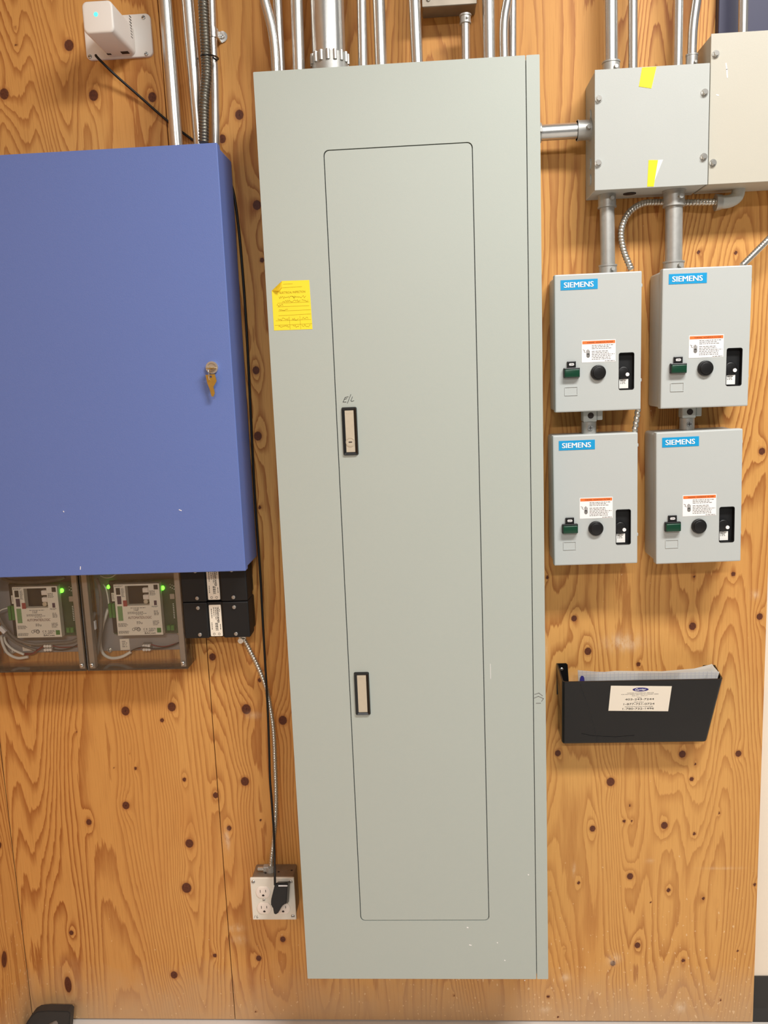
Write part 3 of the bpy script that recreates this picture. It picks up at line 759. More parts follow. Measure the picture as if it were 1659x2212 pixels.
# junction box to the starters
conduit('grey steel conduit from the square junction box to the starter beside the tall panel', [(1313, 580, .05), (1311, 430, .05), (1311, 415, .05)], .0142, None, S1.location.z + .2685, top=False, con=.020, con_top=.03, m='galvanised_dull')
conduit('thick grey steel conduit dropping between the junction box and the starter under the beige box', [(1455, 578, .055), (1456, 430, .055), (1456, 412, .055)], .0165, None, S2.location.z + .2685, top=False, con=.020, con_top=.03, m='galvanised_dull')
for st, lab, px, cat in ((S1, 'short steel nipple joining the two stacked starters beside the tall panel', 1272, 0), (S2, 'short steel nipple joining the two stacked starters near the plywood edge', 1484, 0)):
    d = .045; x, _ = U(px, 905, d)
    lo = S3 if st is S1 else S4
    za, zb = lo.location.z + .2685, st.location.z + .001
    t = thing('conduit_nipple', lab, 'conduit', (x, -d, za))
    bm = BM(); cyl(bm, (x, -d, za), (x, -d, za + .024), .0150, 24); cyl(bm, (x, -d, za + .024), (x, -d, zb), .0110, 24); obj('nipple', bm, 'galvanised_dull', t, True)
    bm = BM(); box(bm, x - .014, x + .014, d - .014, d + .0155, za + .024, zb, .003, 2); box(bm, x + .0145, x + .026, d - .012, d + .012, za + .027, zb, .002, 2); obj('hub', bm, 'grey_box', t)
    bm = BM(); pin(bm, x + .001, zb - .011, d + .0154, d + .016, .0062, 18); obj('hub_hole', bm, 'slot_dark', t)
    bm = BM(); pin(bm, x, za + .012, d + .0145, d + .0175, .0055, 14); sc = obj('set_screw', bm, 'galvanised', t)
    bm = BM(); box(bm, x - .004, x + .004, d + .0175, d + .0178, za + .0114, za + .0126); box(bm, x - .0006, x + .0006, d + .0175, d + .0178, za + .008, za + .016); obj('screw_cross', bm, 'slot_dark', sc)

# flexible armoured cables
def flex(name, label, pts, r, m='armour', rib=.2, pitch=.0062, n=14, cat='cable'):
    b = BM(); tube(b, px_path(pts, .0014), r, n, rib, pitch)
    return tag(obj(name, b, m, None, True), label, cat)
flex('armoured_cable', 'armoured cable looping from the beige box elbow down to the starter beside the tall panel',
     [(1558, 436, .03), (1520, 437, .03), (1470, 438, .022), (1420, 437, .022), (1385, 441, .03), (1356, 463, .04), (1342, 500, .045), (1347, 540, .045), (1364, 583, .045)], .0068)
ex, ez = U(1580, 420, .03)
t = thing('cable_elbow', 'cast metal cable elbow under the beige box', 'fitting', (ex, -.03, ez - .02))
bm = BM(); tube(bm, px_path([(1549, 437, .03), (1575, 435, .03), (1592, 424, .03), (1596, 404, .03), (1596, 398, .03)], .004), .0125, 18); obj('elbow', bm, 'grey_box', t, True)
cx_, cz_ = U(1554, 437, .03)
bm = BM(); cyl(bm, (cx_ - .008, -.03, cz_), (cx_ + .004, -.03, cz_), .0165, 20, .014); obj('clamp', bm, 'galvanised_dull', t, True)
flex('armoured_cable', 'pale armoured cable slanting up from the starter under the beige box',
     [(1603, 574, .06), (1640, 537, .06), (1690, 487, .06), (1760, 420, .04)], .0065, rib=.1, pitch=.005)
flex('armoured_cable', 'short armoured cable between the two stacked starters beside the tall panel',
     [(1379, 878, .07), (1376, 900, .07), (1372, 925, .07), (1370, 940, .07)], .0060, rib=.28, pitch=.0105)

# ------------------------------------------------------------------ conduits above the blue cabinet
conduit('wide steel conduit entering the blue cabinet, farthest from the tall panel', [(381, 306, .07), (357, 0, .07)], .0122, None, BZ1 - .006)
conduit('wide steel conduit beside the dark flexible conduit above the blue cabinet', [(431, 303, .06), (405, 0, .06)], .0122, None, BZ1 - .006)
l3 = conduit('thin steel conduit with a strap entering the blue cabinet by its edge', [(466, 312, .03), (464, 220, .03), (462, 150, .03), (459, 90, .03), (456, 0, .03)], .0088, None, BZ1 - .006)
flex('flexible_conduit', 'dark flexible metal conduit tied to the strapped pipe above the blue cabinet',
     [(440, 309, .085), (441, 225, .085), (446, 164, .08), (445, 119, .075), (442, 60, .075), (439, 0, .075), (436, -60, .075), (436, -180, .075)], .0105, 'dark_flex', .16, .0058)
# pipe strap
x, z = U(459, 72, .03); xs_, zs_ = U(480, 79, .003)
t = thing('pipe_strap', 'one-hole steel strap holding the thin conduit above the blue cabinet', 'strap', (xs_, 0, zs_))
bm = BM(); cyl(bm, (x, -.03, z - .009), (x, -.03, z + .009), .0104, 20)
obj('saddle', bm, 'galvanised', t, True)
bm = BM(); plate(bm, [circ(xs_, zs_, .0105, 20)], 0, .003)
box(bm, x + .006, xs_ + .001, 0.0, .0028, z - .008, z + .006); box(bm, x + .007, x + .011, .001, .032, z - .0085, z + .0085, .001, 1)
obj('tab', bm, 'galvanised', t)
screw(t, xs_, zs_, .003, .0052)
# cable tie
ca = U(445, 120, .075); cb = U(461, 128, .03)
bm = BM(); ring = []
cm = Vector(((ca[0] + cb[0]) / 2, -.0525, (ca[1] + cb[1]) / 2)); ax1 = Vector((cb[0] - ca[0], .045, cb[1] - ca[1])); L1 = ax1.length / 2 + .0125; ax1.normalize(); ax2 = ax1.cross(Vector((0, 0, 1))).normalized()
for k in range(37):
    a = 2 * math.pi * k / 36; ring.append(cm + ax1 * (L1 * math.cos(a)) + ax2 * (.0135 * math.sin(a)))
tube(bm, ring, .0016, 8)
e1 = U(470, 133, .03); tube(bm, [Vector((cb[0] + .002, -.042, cb[1])), Vector((e1[0], -.034, e1[1]))], .0014, 8)
tag(obj('cable_tie', bm, 'black_cord', None, True), 'black cable tie around the flexible conduit and thin pipe', 'cable tie')

# ------------------------------------------------------------------ white plug-in sensor
wf = .125
wx0, wz0 = U(181, 73.5, wf); wx1, _ = U(247, 70, wf); wz1 = U(205, 1, wf)[1]
wt = thing('wireless_sensor', 'white boxy wireless device with a green light on the plywood above the blue cabinet', 'sensor', ((wx0 + wx1) / 2, 0, wz0 - .02))
qx0, qz0 = U(188, 131, .004); qx1, qz1 = U(324, 29, .004)
bm = BM(); dome_plate(bm, rr(qx0, qx1, qz0, qz1, .010, 6), 0, .006, .0015); obj('base_plate', bm, 'white_plastic', wt, True)
for a, b_ in ((194.5, 122.5), (310, 38), (316, 116.5)): screw(wt, *U(a, b_, .006), .006, .0042, 'galvanised', h=.002)
screw(wt, qx0 + .010, qz1 - .010, .006, .0042, 'galvanised', h=.002)
bm = BM(); lp = rr(wx0, wx1, wz0, wz1, .010, 6); dome_plate(bm, lp, .006, wf, .004, 4); obj('housing', bm, 'white_plastic', wt, True)
bm = BM(); pin(bm, *U(207, 31, wf), wf - .001, wf + .0004, .0040, 16); obj('status_light', bm, 'led_cyan', wt)
bm = BM(); box(bm, wx0 + .036, wx1 - .008, .020, .032, wz0 - .0006, wz0 + .002); obj('port', bm, 'slot_dark', wt)
bm = BM(); box(bm, wx0 + .006, wx0 + .014, .020, .026, wz0 - .0006, wz0 + .002); obj('power_socket', bm, 'slot_dark', wt)
for k in range(8):
    zc = wz0 + .028 + k * .0055
    bm = BM(); box(bm, wx1 - .001, wx1 + .0004, .018, .028, zc, zc + .0014); obj('vent_slot', bm, 'grey_ink', wt)

# ------------------------------------------------------------------ outlet box
OX0, OX1, OZ0, OZ1, OD = -0.1354, -0.0336, ZF + 0.0845, ZF + 0.1896, 0.0624
ob = thing('outlet_box', 'square steel outlet box with a white four-socket cover on the plywood beside the tall panel', 'outlet box', ((OX0 + OX1) / 2, 0, OZ0))
bm = BM(); box(bm, OX0 + .002, OX1 - .002, .001, OD - .006, OZ0 + .002, OZ1 - .002, .004, 2); obj('body', bm, 'box_steel', ob)
bm = BM(); box(bm, OX0, OX1, OD - .0058, OD, OZ0, OZ1, .0015, 2)
op = obj('cover_plate', bm, 'plate_white', ob, label='white painted square cover plate')
for a, b_, d in ((575, 1888, 0), (602, 1888, 0), (629, 1880, 0)):
    x, _ = U(a, b_, .035); bm = BM(); cyl(bm, (x, -.035 + (a - 600) * .0002, OZ1 - .0026), (x, -.035 + (a - 600) * .0002, OZ1 - .0016), .0025, 12); obj('box_hole', bm, 'slot_dark', ob)
bm = BM(); cyl(bm, (OX1 - .026, -.022, OZ1 - .0026), (OX1 - .026, -.022, OZ1 - .0017), .0100, 22); obj('knockout', bm, 'box_steel', ob)
for a, b_ in ((547, 1905), (628, 1905), (632.5, 1979)): screw(ob, *U(a, b_, OD), OD, .0044, 'galvanised', h=.0015)
def receptacle(px, py):
    x, z = U(px, py, OD)
    lp = [(max(-.0118, min(.0118, .0162 * math.cos(t) * 1.02)) + x, z + .0150 * math.sin(t)) for t in [2 * math.pi * i / 36 for i in range(36)]]
    lp = [(x + .0165 * math.cos(t), z + max(-.0138, min(.0138, .0162 * math.sin(t)))) for t in [2 * math.pi * i / 36 for i in range(36)]]
    b = BM(); dome_plate(b, lp, OD, OD + .0018, .0006); r_ = obj('receptacle', b, 'ivory', op, True)
    b = BM(); box(b, x - .0070, x - .0056, OD + .0017, OD + .0020, z - .0005, z + .0065); box(b, x + .0056, x + .0070, OD + .0017, OD + .0020, z + .0005, z + .0065)
    plate(b, [[(x + .0030 * math.cos(t), z - .0078 + (.003 * math.sin(t) if math.sin(t) > 0 else .0018 * math.sin(t))) for t in [2 * math.pi * i / 14 for i in range(14)]]], OD + .0017, OD + .0020)
    obj('socket_slots', b, 'slot_dark', op)
for a, b_ in ((568.5, 1927), (571, 1961.5), (611.5, 1961.5), (609, 1927)): receptacle(a, b_)
for a, b_ in ((570, 1944), (610.5, 1944)): screw(op, *U(a, b_, OD), OD, .0032, 'galvanised', h=.0012)
bm = BM(); strokes(bm, pp([[(551.5, 1977), (549, 1983)], [(556, 1977), (554, 1981), (555.5, 1983.5), (557.5, 1981.5), (555, 1980.5)]], OD), OD, .0008); obj('plate_marks', bm, 'grey_ink', op)
# cable clamp on the outlet box
cx_, cz_ = U(578, 1873, .03)
t = thing('cable_clamp', 'squeeze clamp gripping the armoured cable on top of the outlet box', 'fitting', (cx_, -.03, OZ1))
bm = BM(); cyl(bm, (cx_ + .006, -.03, OZ1 - .002), (cx_ + .006, -.03, OZ1 + .010), .0110, 20); box(bm, cx_ - .010, cx_ + .004, .024, .038, OZ1 - .001, OZ1 + .012, .002, 2); obj('clamp_body', bm, 'galvanised_dull', t)
bm = BM(); cyl(bm, (cx_ - .022, -.034, OZ1 + .0055), (cx_ - .008, -.034, OZ1 + .0055), .0045, 14); obj('clamp_screw', bm, 'chrome', t)
# black plug-in adapter
ax_, az_ = U(606, 1928, .09)
ad = thing('power_adapter', 'black plug-in power adapter in the outlet box', 'power adapter', (ax_, -.064, az_ - .03))
fr_ = [U(a, b_, .096) for a, b_ in ((594, 1908), (622, 1906), (619, 1952), (612, 1954), (606, 1962), (600, 1974), (592, 1976), (589, 1959), (585, 1957), (585, 1944))]
bk_ = [U(a, b_, .0645) for a, b_ in ((600, 1904), (627, 1903), (624, 1950), (615, 1952), (610, 1956), (606, 1964), (598, 1966), (596, 1957), (593, 1953), (593, 1942))]
bm = BM(); A = [bm.verts.new((x, -.0645, z)) for x, z in bk_]; Bv = [bm.verts.new((x, -.096, z)) for x, z in fr_]
for i in range(len(A)):
    j = (i + 1) % len(A); bm.faces.new((A[i], A[j], Bv[j], Bv[i]))
bm.faces.new(A[::-1]); bm.faces.new(Bv)
bmesh.ops.recalc_face_normals(bm, faces=bm.faces[:])
bmesh.ops.bevel(bm, geom=[e for e in bm.edges], offset=.0018, segments=2, affect='EDGES', clamp_overlap=True)
obj('adapter_body', bm, 'black_plastic', ad)
sx_, sz_ = U(611, 1914, .097)
bm = BM(); box(bm, sx_ - .0105, sx_ + .0105, .0955, .0972, sz_ - .0012, sz_ + .0012, .0006, 1); obj('adapter_band', bm, 'label_white', ad)
# its long cord up to the white sensor
cord = [(594, 1912, .098), (593.5, 1885, .088), (593, 1844, .060), (591, 1789, .046), (586, 1720, .044), (583, 1678, .044), (581, 1603, .044), (578, 1527, .044), (571, 1402, .036), (566, 1310, .026), (562, 1236, .018), (553, 1110, .010),
        (547, 1010, .008), (541, 880, .006), (533, 720, .006), (525, 600, .005), (514, 480, .004)]
cord += [(500, 400, .004), (470, 350, .004), (440, 322, .004), (420, 305, .005), (402, 292, .005), (378, 274, .005), (345, 247, .006), (300, 207, .010), (250, 163, .022), (213, 127, .034), (207, 119.5, .030)]
b1 = BM(); tube(b1, px_path(cord, .006), .0026, 10)
obj('cord', b1, 'black_cord', ad, True, label='long black cord running up behind the blue cabinet to the white device')

# ------------------------------------------------------------------ transformers and armoured cable
TD = .072
tx0, tz0 = U(399, 1380, TD); tx1, _ = U(541, 1379, TD); tzm = U(470, 1299.5, TD)[1]; TH = tzm - tz0
def transformer(label, z0):
    t = thing('transformer', label, 'transformer', ((tx0 + tx1) / 2, 0, z0), 0, None)
    z1 = z0 + TH - .001
    xa, xb = U(450, 1340, TD)[0], U(480.5, 1340, TD)[0]
    for a, c in ((tx0, xa), (xb, tx1)):
        b = BM(); box(b, a, c, TD - .045, TD, z0, z1, .003, 2); obj('end_bell', b, 'black_matt', t)
    b = BM(); box(b, tx0 + .001, tx1 - .001, .004, TD - .046, z0 + .006, z1, .004, 2); obj('base', b, 'black_matt', t)
    b = BM(); box(b, xa - .001, xb + .001, TD - .0455, TD - .004, z0 + .002, z1 - .001); cr = obj('core', b, 'black_matt', t)
    xm = (xa + xb) / 2
    b = BM(); plate(b, [rr(xm - .0132, xm + .0132, z0 + .0035, z1 - .007, .002, 3)], TD - .004, TD - .0034); lb = obj('rating_label', b, 'cream_label', t, label='upright white rating label with sideways print')
    zc = (z0 + z1) / 2 - .002
    text('label_heading', 'TRANSFORMER', xm + .0055, zc + .013, TD - .0034, .036, .0050, 'black_ink', lb, rot=-math.pi / 2)
    b = BM(); r_ = random.Random(6)
    for k, (xo, a, c) in enumerate(((.001, .002, .030), (-.003, .010, .030), (-.008, .005, .027), (.0035, -.022, -.006), (.0015, -.022, -.005), (-.0005, -.022, -.005), (-.009, -.02, -.004), (.0095, -.02, -.008), (.0095, .02, .026))):
        z = zc + c
        while z > zc + a:
            w = r_.uniform(.0015, .005); box(b, xm + xo - .0006, xm + xo + .0006, TD - .0034, TD - .0031, max(z - w, zc + a), z); z -= w + .0012
    for xo in (-.0055, .0055): plate(b, [circ(xm + xo, z0 + .0085, .0026, 14), circ(xm + xo, z0 + .0085, .0020, 14)], TD - .0034, TD - .0031)
    obj('label_print', b, 'black_ink', lb)
    for xq in (U(430, 1340, TD)[0], U(508, 1340, TD)[0]):
        for zq in (z0 + .009, z1 - .012):
            b = BM(); dome_plate(b, circ(xq, zq, .0042, 14), TD, TD + .003, .001); obj('bolt', b, 'aluminium', t, True)
    return t
transformer('lower black transformer with a white label at the end of the armoured cable', tz0)
transformer('upper black transformer with a white label tucked under the blue cabinet', tz0 + TH)
flex('armoured_cable', 'long armoured cable hanging from the black transformers down to the outlet box',
     [(526, 1377, .03), (540, 1406, .03), (558, 1442, .032), (575, 1487, .032), (585, 1537, .032), (591, 1583, .032), (594, 1653, .032), (596, 1718, .032), (595, 1769, .032), (591, 1814, .03), (587, 1850, .03), (584, 1882, .03)], .0058, rib=.28, pitch=.0062)
cx_, cz_ = U(520, 1384, .035)
bm = BM(); plate(bm, [circ(cx_, cz_, .0062, 18), circ(cx_, cz_, .0036, 14)], .033, .037); plate(bm, [circ(cx_, cz_, .0037, 14)], .033, .0365)
box(bm, cx_ - .005, cx_ + .012, .024, .034, cz_ + .001, cz_ + .011, .001, 1)
tag(obj('cable_lug', bm, 'chrome', None), 'shiny cable connector under the lower black transformer', 'fitting')

# ------------------------------------------------------------------ clear-fronted controller enclosures
CD = .068
ce_x1 = U(406, 1446, CD)[0]; ce_x0 = U(190, 1449, CD)[0]; ce_z0 = U(300, 1447, CD)[1]; ce_z1 = BZ0 - .006
CW = ce_x1 - ce_x0; PITCHX = CW + .003
def enclosure(label, x0, full):
    x1 = x0 + CW; z0, z1 = ce_z0, ce_z1
    t = thing('controller_enclosure', label, 'enclosure', ((x0 + x1) / 2, 0, z0))
    b = BM(); box(b, x0 + .006, x1 - .004, .001, .004, z0 + .024, z1 - .004); obj('backplate', b, 'backplate', t)
    b = BM()
    # five-sided clear cover
    th = .0025
    box(b, x0, x1, CD - th, CD, z0, z1); box(b, x0, x1, .002, CD - th - .0002, z0, z0 + th); box(b, x0, x1, .002, CD - th - .0002, z1 - th, z1)
    box(b, x0, x0 + th, .002, CD - th - .0002, z0 + th + .0002, z1 - th - .0002); box(b, x1 - th, x1, .002, CD - th - .0002, z0 + th + .0002, z1 - th - .0002)
    obj('clear_cover', b, 'acrylic', t, label='clear acrylic cover')
    for a in (x0 + .0035, x1 - .0165):
        b = BM(); box(b, a, a + .0125, CD - .018, CD - .0035, z0 + .004, z1 - .001, .0008, 1); rl = obj('side_rail', b, 'aluminium', t)
        screw(t, a + .006, z0 + .013, CD, .0042, 'chrome')
    if full:
        for zc in (z0 + .075,): screw(t, x1 - .020, zc, CD - .018, .003, 'chrome')
    return t, x0, x1
e2, a0, a1 = enclosure('clear-covered controller enclosure next to the black transformers', ce_x0, True)
e1, _, _ = enclosure('clear-covered controller enclosure in the room corner, away from the transformers', ce_x0 - PITCHX, False)

def controller(label, dxw, led_left):
    d = .040
    o_ = lambda px, py, dd=d: (U(px, py, dd)[0] + dxw, U(px, py, dd)[1])
    x0, z0 = o_(255, 1373); x1, z1 = o_(343, 1260)
    t = thing('controller_module', label, 'controller', ((x0 + x1) / 2, -.004, z0 - .004))
    b = BM(); box(b, x0 - .017, x1 + .029, .016, .0185, z0 - .003, z1 + .004); obj('circuit_board', b, 'pcb_green', t, label='green circuit board')
    b = BM(); box(b, x0 - .017, x0 - .002, .0185, .022, z0 + .001, z1 + .003); obj('dark_board', b, 'black_matt', t)
    for a, c in ((x0 - .008, z0 + .004), (x1 + .02, z0 + .004), (x0 - .008, z1 - .004), (x1 + .02, z1 - .004)):
        b = BM(); pin(b, a, c, .004, .016, .003, 10); obj('standoff', b, 'aluminium', t)
    w, h = x1 - x0, z1 - z0
    X = lambda u: x0 + u * w
    Z = lambda v: z1 - v * h
    b = BM(); plate(b, [rr(x0, x1, z0, z1), rr(X(.25), X(.76), Z(.42), Z(.035))], d - .016, d); fp = obj('face_plate', b, 'cream_label', t, label='white printed face plate with a dark window')
    b = BM(); box(b, X(.24), X(.77), .0186, .0225, Z(.43), Z(.03)); obj('window_board', b, 'black_matt', t)
    for v in (.10, .235):
        b = BM(); box(b, X(.60), X(.73), .0225, .033, Z(v + .09), Z(v), .001, 1); obj('relay', b, 'ivory', t)
    b = BM(); dome_plate(b, circ(X(.655), Z(.365), .0052, 18), .0225, .034, .001); obj('capacitor', b, 'satin_steel', t, True)
    for u0, u1, v0, v1, m_ in ((.045, .135, .07, .20, 'black_matt'), (.055, .145, .23, .385, 'purple_block'), (.18, .265, .315, .43, 'red_block'), (.045, .15, .425, .71, 'sage_block'), (.88, .97, .025, .115, 'black_matt'), (.86, .92, .33, .42, 'purple_block'), (.875, .965, .865, .955, 'terminal_green')):
        b = BM(); plate(b, [rr(X(u0), X(u1), Z(v1), Z(v0))], d, d + .0005); obj('printed_block', b, m_, fp)
    text('maker_lettering', 'AUTOMATEDLOGIC', X(.52), Z(.655), d, w * .52, .0058, 'red_brown_ink', fp)
    text('standard_lettering', 'BACnet', X(.72), Z(.962), d, w * .24, .0042, 'black_ink', fp)
    text('mark_lettering', 'C E', X(.62), Z(.885), d, w * .09, .0042, 'black_ink', fp)
    b = BM(); r_ = random.Random(12)
    for (u0, u1, v0, n, th) in ((.33, .72, .465, 1, .0012), (.40, .56, .49, 2, .0014), (.26, .74, .545, 3, .0010), (.44, .60, .60, 1, .0012), (.44, .58, .735, 3, .0012), (.03, .27, .765, 5, .0009), (.02, .28, .915, 4, .0009), (.80, .95, .725, 6, .0010), (.38, .52, .85, 3, .0012), (.70, .86, .87, 4, .0010), (.58, .86, .925, 1, .0009), (.78, .93, .14, 6, .0010), (.02, .22, .03, 2, .0009), (.16, .23, .08, 12, .0009), (.80, .97, .44, 2, .0009), (.84, .95, .53, 5, .0012)):
        print_lines(b, X(u0), X(u1), [Z(v0 + k * th * 1.9 / h) for k in range(n)], d, th, r_)
    plate(b, [circ(X(.36), Z(.885), .0036, 16), circ(X(.36), Z(.885), .0026, 16)], d, d + .0003); plate(b, [circ(X(.47), Z(.885), .0046, 16), circ(X(.47), Z(.885), .0030, 16)], d, d + .0003)
    obj('plate_print', b, 'grey_ink', fp)
    # terminals left and right
    tx0_, tz1_ = o_(234, 1304, .03); tx1_, tz0_ = o_(251, 1334, .03)
    mid = (tx0_ + tx1_) / 2
    for a, c in ((tx0_, mid - .0006), (mid + .0006, tx1_)):
        b = BM(); box(b, a, c, .020, .034, tz0_, tz1_, .001, 1); obj('terminal_block', b, 'terminal_green', t)
    gx, gz = o_(369, 1356, .026)
    for s in (-1, 1):
        b = BM(); box(b, gx + (-.0085 if s < 0 else .0005), gx + (-.0005 if s < 0 else .0085), .0186, .029, gz - .006, gz + .006, .001, 1); obj('terminal_block', b, 'terminal_green', t)
    b = BM(); box(b, X(1.16), X(1.26), .0186, .022, Z(.35), Z(.25)); obj('chip', b, 'aluminium', t)
    b = BM()
    for k in range(9): box(b, X(1.20), X(1.225), .0186, .0196, Z(.45 + k * .034) - .0012, Z(.45 + k * .034) + .0004)
    for k in range(6): box(b, X(1.17 + .04 * (k % 3)), X(1.19 + .04 * (k % 3)), .0186, .0196, Z(.06 + k * .02) - .0014, Z(.06 + k * .02))
    obj('solder_row', b, 'paper', t)
    leds = [(343, 1271.5, .0026), (351, 1270.5, .0040)] + ([(234, 1268, .0036)] if led_left else [])
    for a, c, r in leds:
        x, z = o_(a, c, .022); b = BM(); dome_plate(b, circ(x, z, r, 12, r * 1.25), .0186, .0245, r * .6); obj('indicator_light', b, 'led_green', t, True, label='glowing green indicator light')
    lx0, lz1 = o_(240, 1281, .023); lx1, lz0 = o_(249, 1299, .023)
    b = BM(); plate(b, [rr(lx0, lx1, lz0, lz1)], .022, .0225); lb = obj('small_label', b, 'cream_label', t)
    b = BM(); print_lines(b, lx0 + .001, lx1 - .001, [lz1 - .003 - k * .0028 for k in range(5)], .0225, .0010, random.Random(9)); obj('label_print', b, 'grey_ink', t)
    return t
controller('white-faced controller module in the enclosure next to the black transformers', 0, True)
EDX = U(80, 1320, .04)[0] - U(299, 1317, .04)[0]
controller('white-faced controller module in the enclosure in the room corner', EDX, False)

# fittings and wires inside the enclosures
def tstrip(label, px, py):
    x, z = U(px, py, .015)
    t = thing('terminal_strip', label, 'terminal strip', (x, -.004, z - .01))
    b = BM(); box(b, x - .010, x + .010, .004, .013, z - .0085, z + .0085, .001, 1); obj('strip_body', b, 'aluminium', t)
    for k in (-1, 0, 1):
        for s in (-1, 1):
            b = BM(); pin(b, x + k * .0062, z + s * .0045, .013, .0185, .0031, 12); obj('terminal_post', b, 'white_plastic', t)
tstrip('pale terminal strip in the enclosure next to the black transformers', 317, 1398.5)
tstrip('pale terminal strip in the enclosure in the room corner', 104, 1399)
def note(label, pts, lines=4):
    q = [U(a, b_, .006) for a, b_ in pts]
    b = BM(); plate(b, [q], .0042, .0048); o = tag(obj('paper_label', b, 'cream_label'), label, 'label')
    xs = [p[0] for p in q]; zs = [p[1] for p in q]; b = BM()
    print_lines(b, min(xs) + .005, max(xs) - .005, [max(zs) - .006 - k * .0042 for k in range(lines)], .0048, .0015, random.Random(2)); obj('label_print', b, 'grey_ink', o)
note('small cream label under the controller next to the black transformers', [(260, 1405), (280.5, 1404), (278, 1380), (258, 1381)])
note('small cream label under the controller in the room corner', [(49, 1407), (68, 1405.5), (66, 1390), (47, 1391)], 2)
def bolt_head(label, px, py):
    x, z = U(px, py, .008); b = BM(); pin(b, x, z, .004, .0055, .0062, 18); dome_plate(b, circ(x, z, .0042, 14), .0055, .009, .0015)
    tag(obj('mounting_screw', b, 'chrome', None, True), label, 'screw')
bolt_head('round-head mounting screw beside the white cable in the enclosure next to the transformers', 236, 1405)
bolt_head('round-head mounting screw beside the white cables in the enclosure in the room corner', 25, 1408)
def wire(name, label, pts, r, m, n=10):
    b = BM(); tube(b, px_path(pts, .004), r, n); return tag(obj(name, b, m, None, True), label, 'wire')
wire('cable', 'white cable curving under the controller next to the black transformers', [(233, 1316, .026), (228, 1332, .024), (221, 1354, .02), (217, 1378, .016), (217, 1396, .014), (224, 1413, .014), (240, 1421.5, .014), (262, 1419, .014), (283, 1408, .012)], .0034, 'white_wire')
wire('cable', 'thick grey cable hanging beside the rail of the enclosure next to the transformers', [(208, 1250, .04), (214, 1264, .04), (218, 1290, .04), (219, 1325, .04), (218, 1360, .04), (215, 1385, .038), (210, 1412, .036)], .0042, 'grey_wire')
wire('cable', 'grey cable with a white tag in the enclosure next to the transformers', [(206, 1323, .042), (201, 1335, .043), (202, 1350, .043), (205, 1375, .043), (207, 1400, .042), (207, 1416, .040)], .0040, 'grey_wire')
x, z = U(202, 1351, .046); bm = BM(); box(bm, x - .0046, x + .0046, .0383, .0478, z - .010, z + .010, .001, 1)
tag(obj('cable_tag', bm, 'label_white'), 'white tag wrapped on the grey cable next to the enclosure rail', 'tag')
wire('cable', 'thin white wire curving beside the controller terminals next to the transformers', [(223, 1262, .026), (229, 1272, .026), (233, 1290, .026), (235, 1306, .028)], .0015, 'white_wire')
wire('cable', 'thin white wire slack across the top of the enclosure next to the transformers', [(217, 1244, .03), (228, 1248, .03), (240, 1247, .03), (250, 1241, .03)], .0012, 'white_wire')
wire('wire', 'red wire between the white cable and terminal strip next to the transformers', [(282, 1408, .012), (291, 1402, .013), (303, 1400, .014), (309, 1396, .014)], .0013, 'red_wire')
wire('wire', 'black wire leaving the terminal strip next to the transformers', [(283, 1406, .014), (297, 1400, .016), (312, 1398, .020), (330, 1401, .016), (350, 1400, .014), (370, 1396, .014), (388, 1387, .014)], .0013, 'black_cord')
wire('wire', 'red wire leaving the terminal strip next to the transformers', [(326, 1392, .014), (342, 1396, .012), (360, 1396, .012), (386, 1388, .011)], .0013, 'red_wire')
wire('cable', 'long grey cable sweeping under the controller in the room corner', [(-8, 1318, .042), (2, 1340, .040), (18, 1364, .034), (40, 1383, .026), (70, 1391, .018), (100, 1390, .014), (150, 1387, .012), (168, 1380, .012)], .0036, 'grey_wire')
wire('cable', 'grey cable with a white tag ending at red wires in the room corner', [(-10, 1350, .044), (5, 1362, .043), (30, 1385, .030), (60, 1398, .016), (78, 1404, .012)], .0034, 'grey_wire')
x, z = U(4, 1361, .046); bm = BM(); box(bm, x - .0044, x + .0044, .0390, .0475, z - .009, z + .009, .001, 1)
for v in bm.verts:
    dx, dz = v.co.x - x, v.co.z - z; a = .75; v.co.x = x + dx * math.cos(a) - dz * math.sin(a); v.co.z = z + dx * math.sin(a) + dz * math.cos(a)
tag(obj('cable_tag', bm, 'label_white'), 'white tag wrapped on the grey cable in the room corner', 'tag')
wire('cable', 'outer white cable looping low in the enclosure in the room corner', [(2, 1374, .03), (7, 1394, .022), (18, 1412, .013), (38, 1421.5, .013), (61, 1419, .012)], .0033, 'white_wire')
wire('cable', 'inner white cable looping low in the enclosure in the room corner', [(8, 1375, .02), (14, 1390, .016), (30, 1404, .013), (52, 1414, .012)], .0028, 'white_wire')
wire('cable', 'thin white wire reaching the green terminals in the room corner', [(-6, 1324, .036), (4, 1317, .032), (18, 1313, .028)], .0013, 'white_wire')
wire('wire', 'red wire between the white cables and terminal strip in the room corner', [(54, 1413, .012), (70, 1412, .012), (82, 1404, .012), (94, 1396, .013)], .0022, 'red_wire')
wire('wire', 'black wire leaving the terminal strip in the room corner', [(112, 1402, .014), (130, 1404, .013), (150, 1401, .013), (167, 1393, .013)], .0013, 'black_cord')
wire('wire', 'red wire leaving the terminal strip in the room corner', [(114, 1395, .014), (130, 1398, .012), (150, 1398, .012), (167, 1396, .012)], .0013, 'red_wire')
wire('cable', 'pale cable slung across the top of the enclosure in the room corner', [(5, 1249, .03), (30, 1256, .03), (80, 1257, .03), (120, 1252, .03), (140, 1246, .03)], .0040, 'grey_wire')

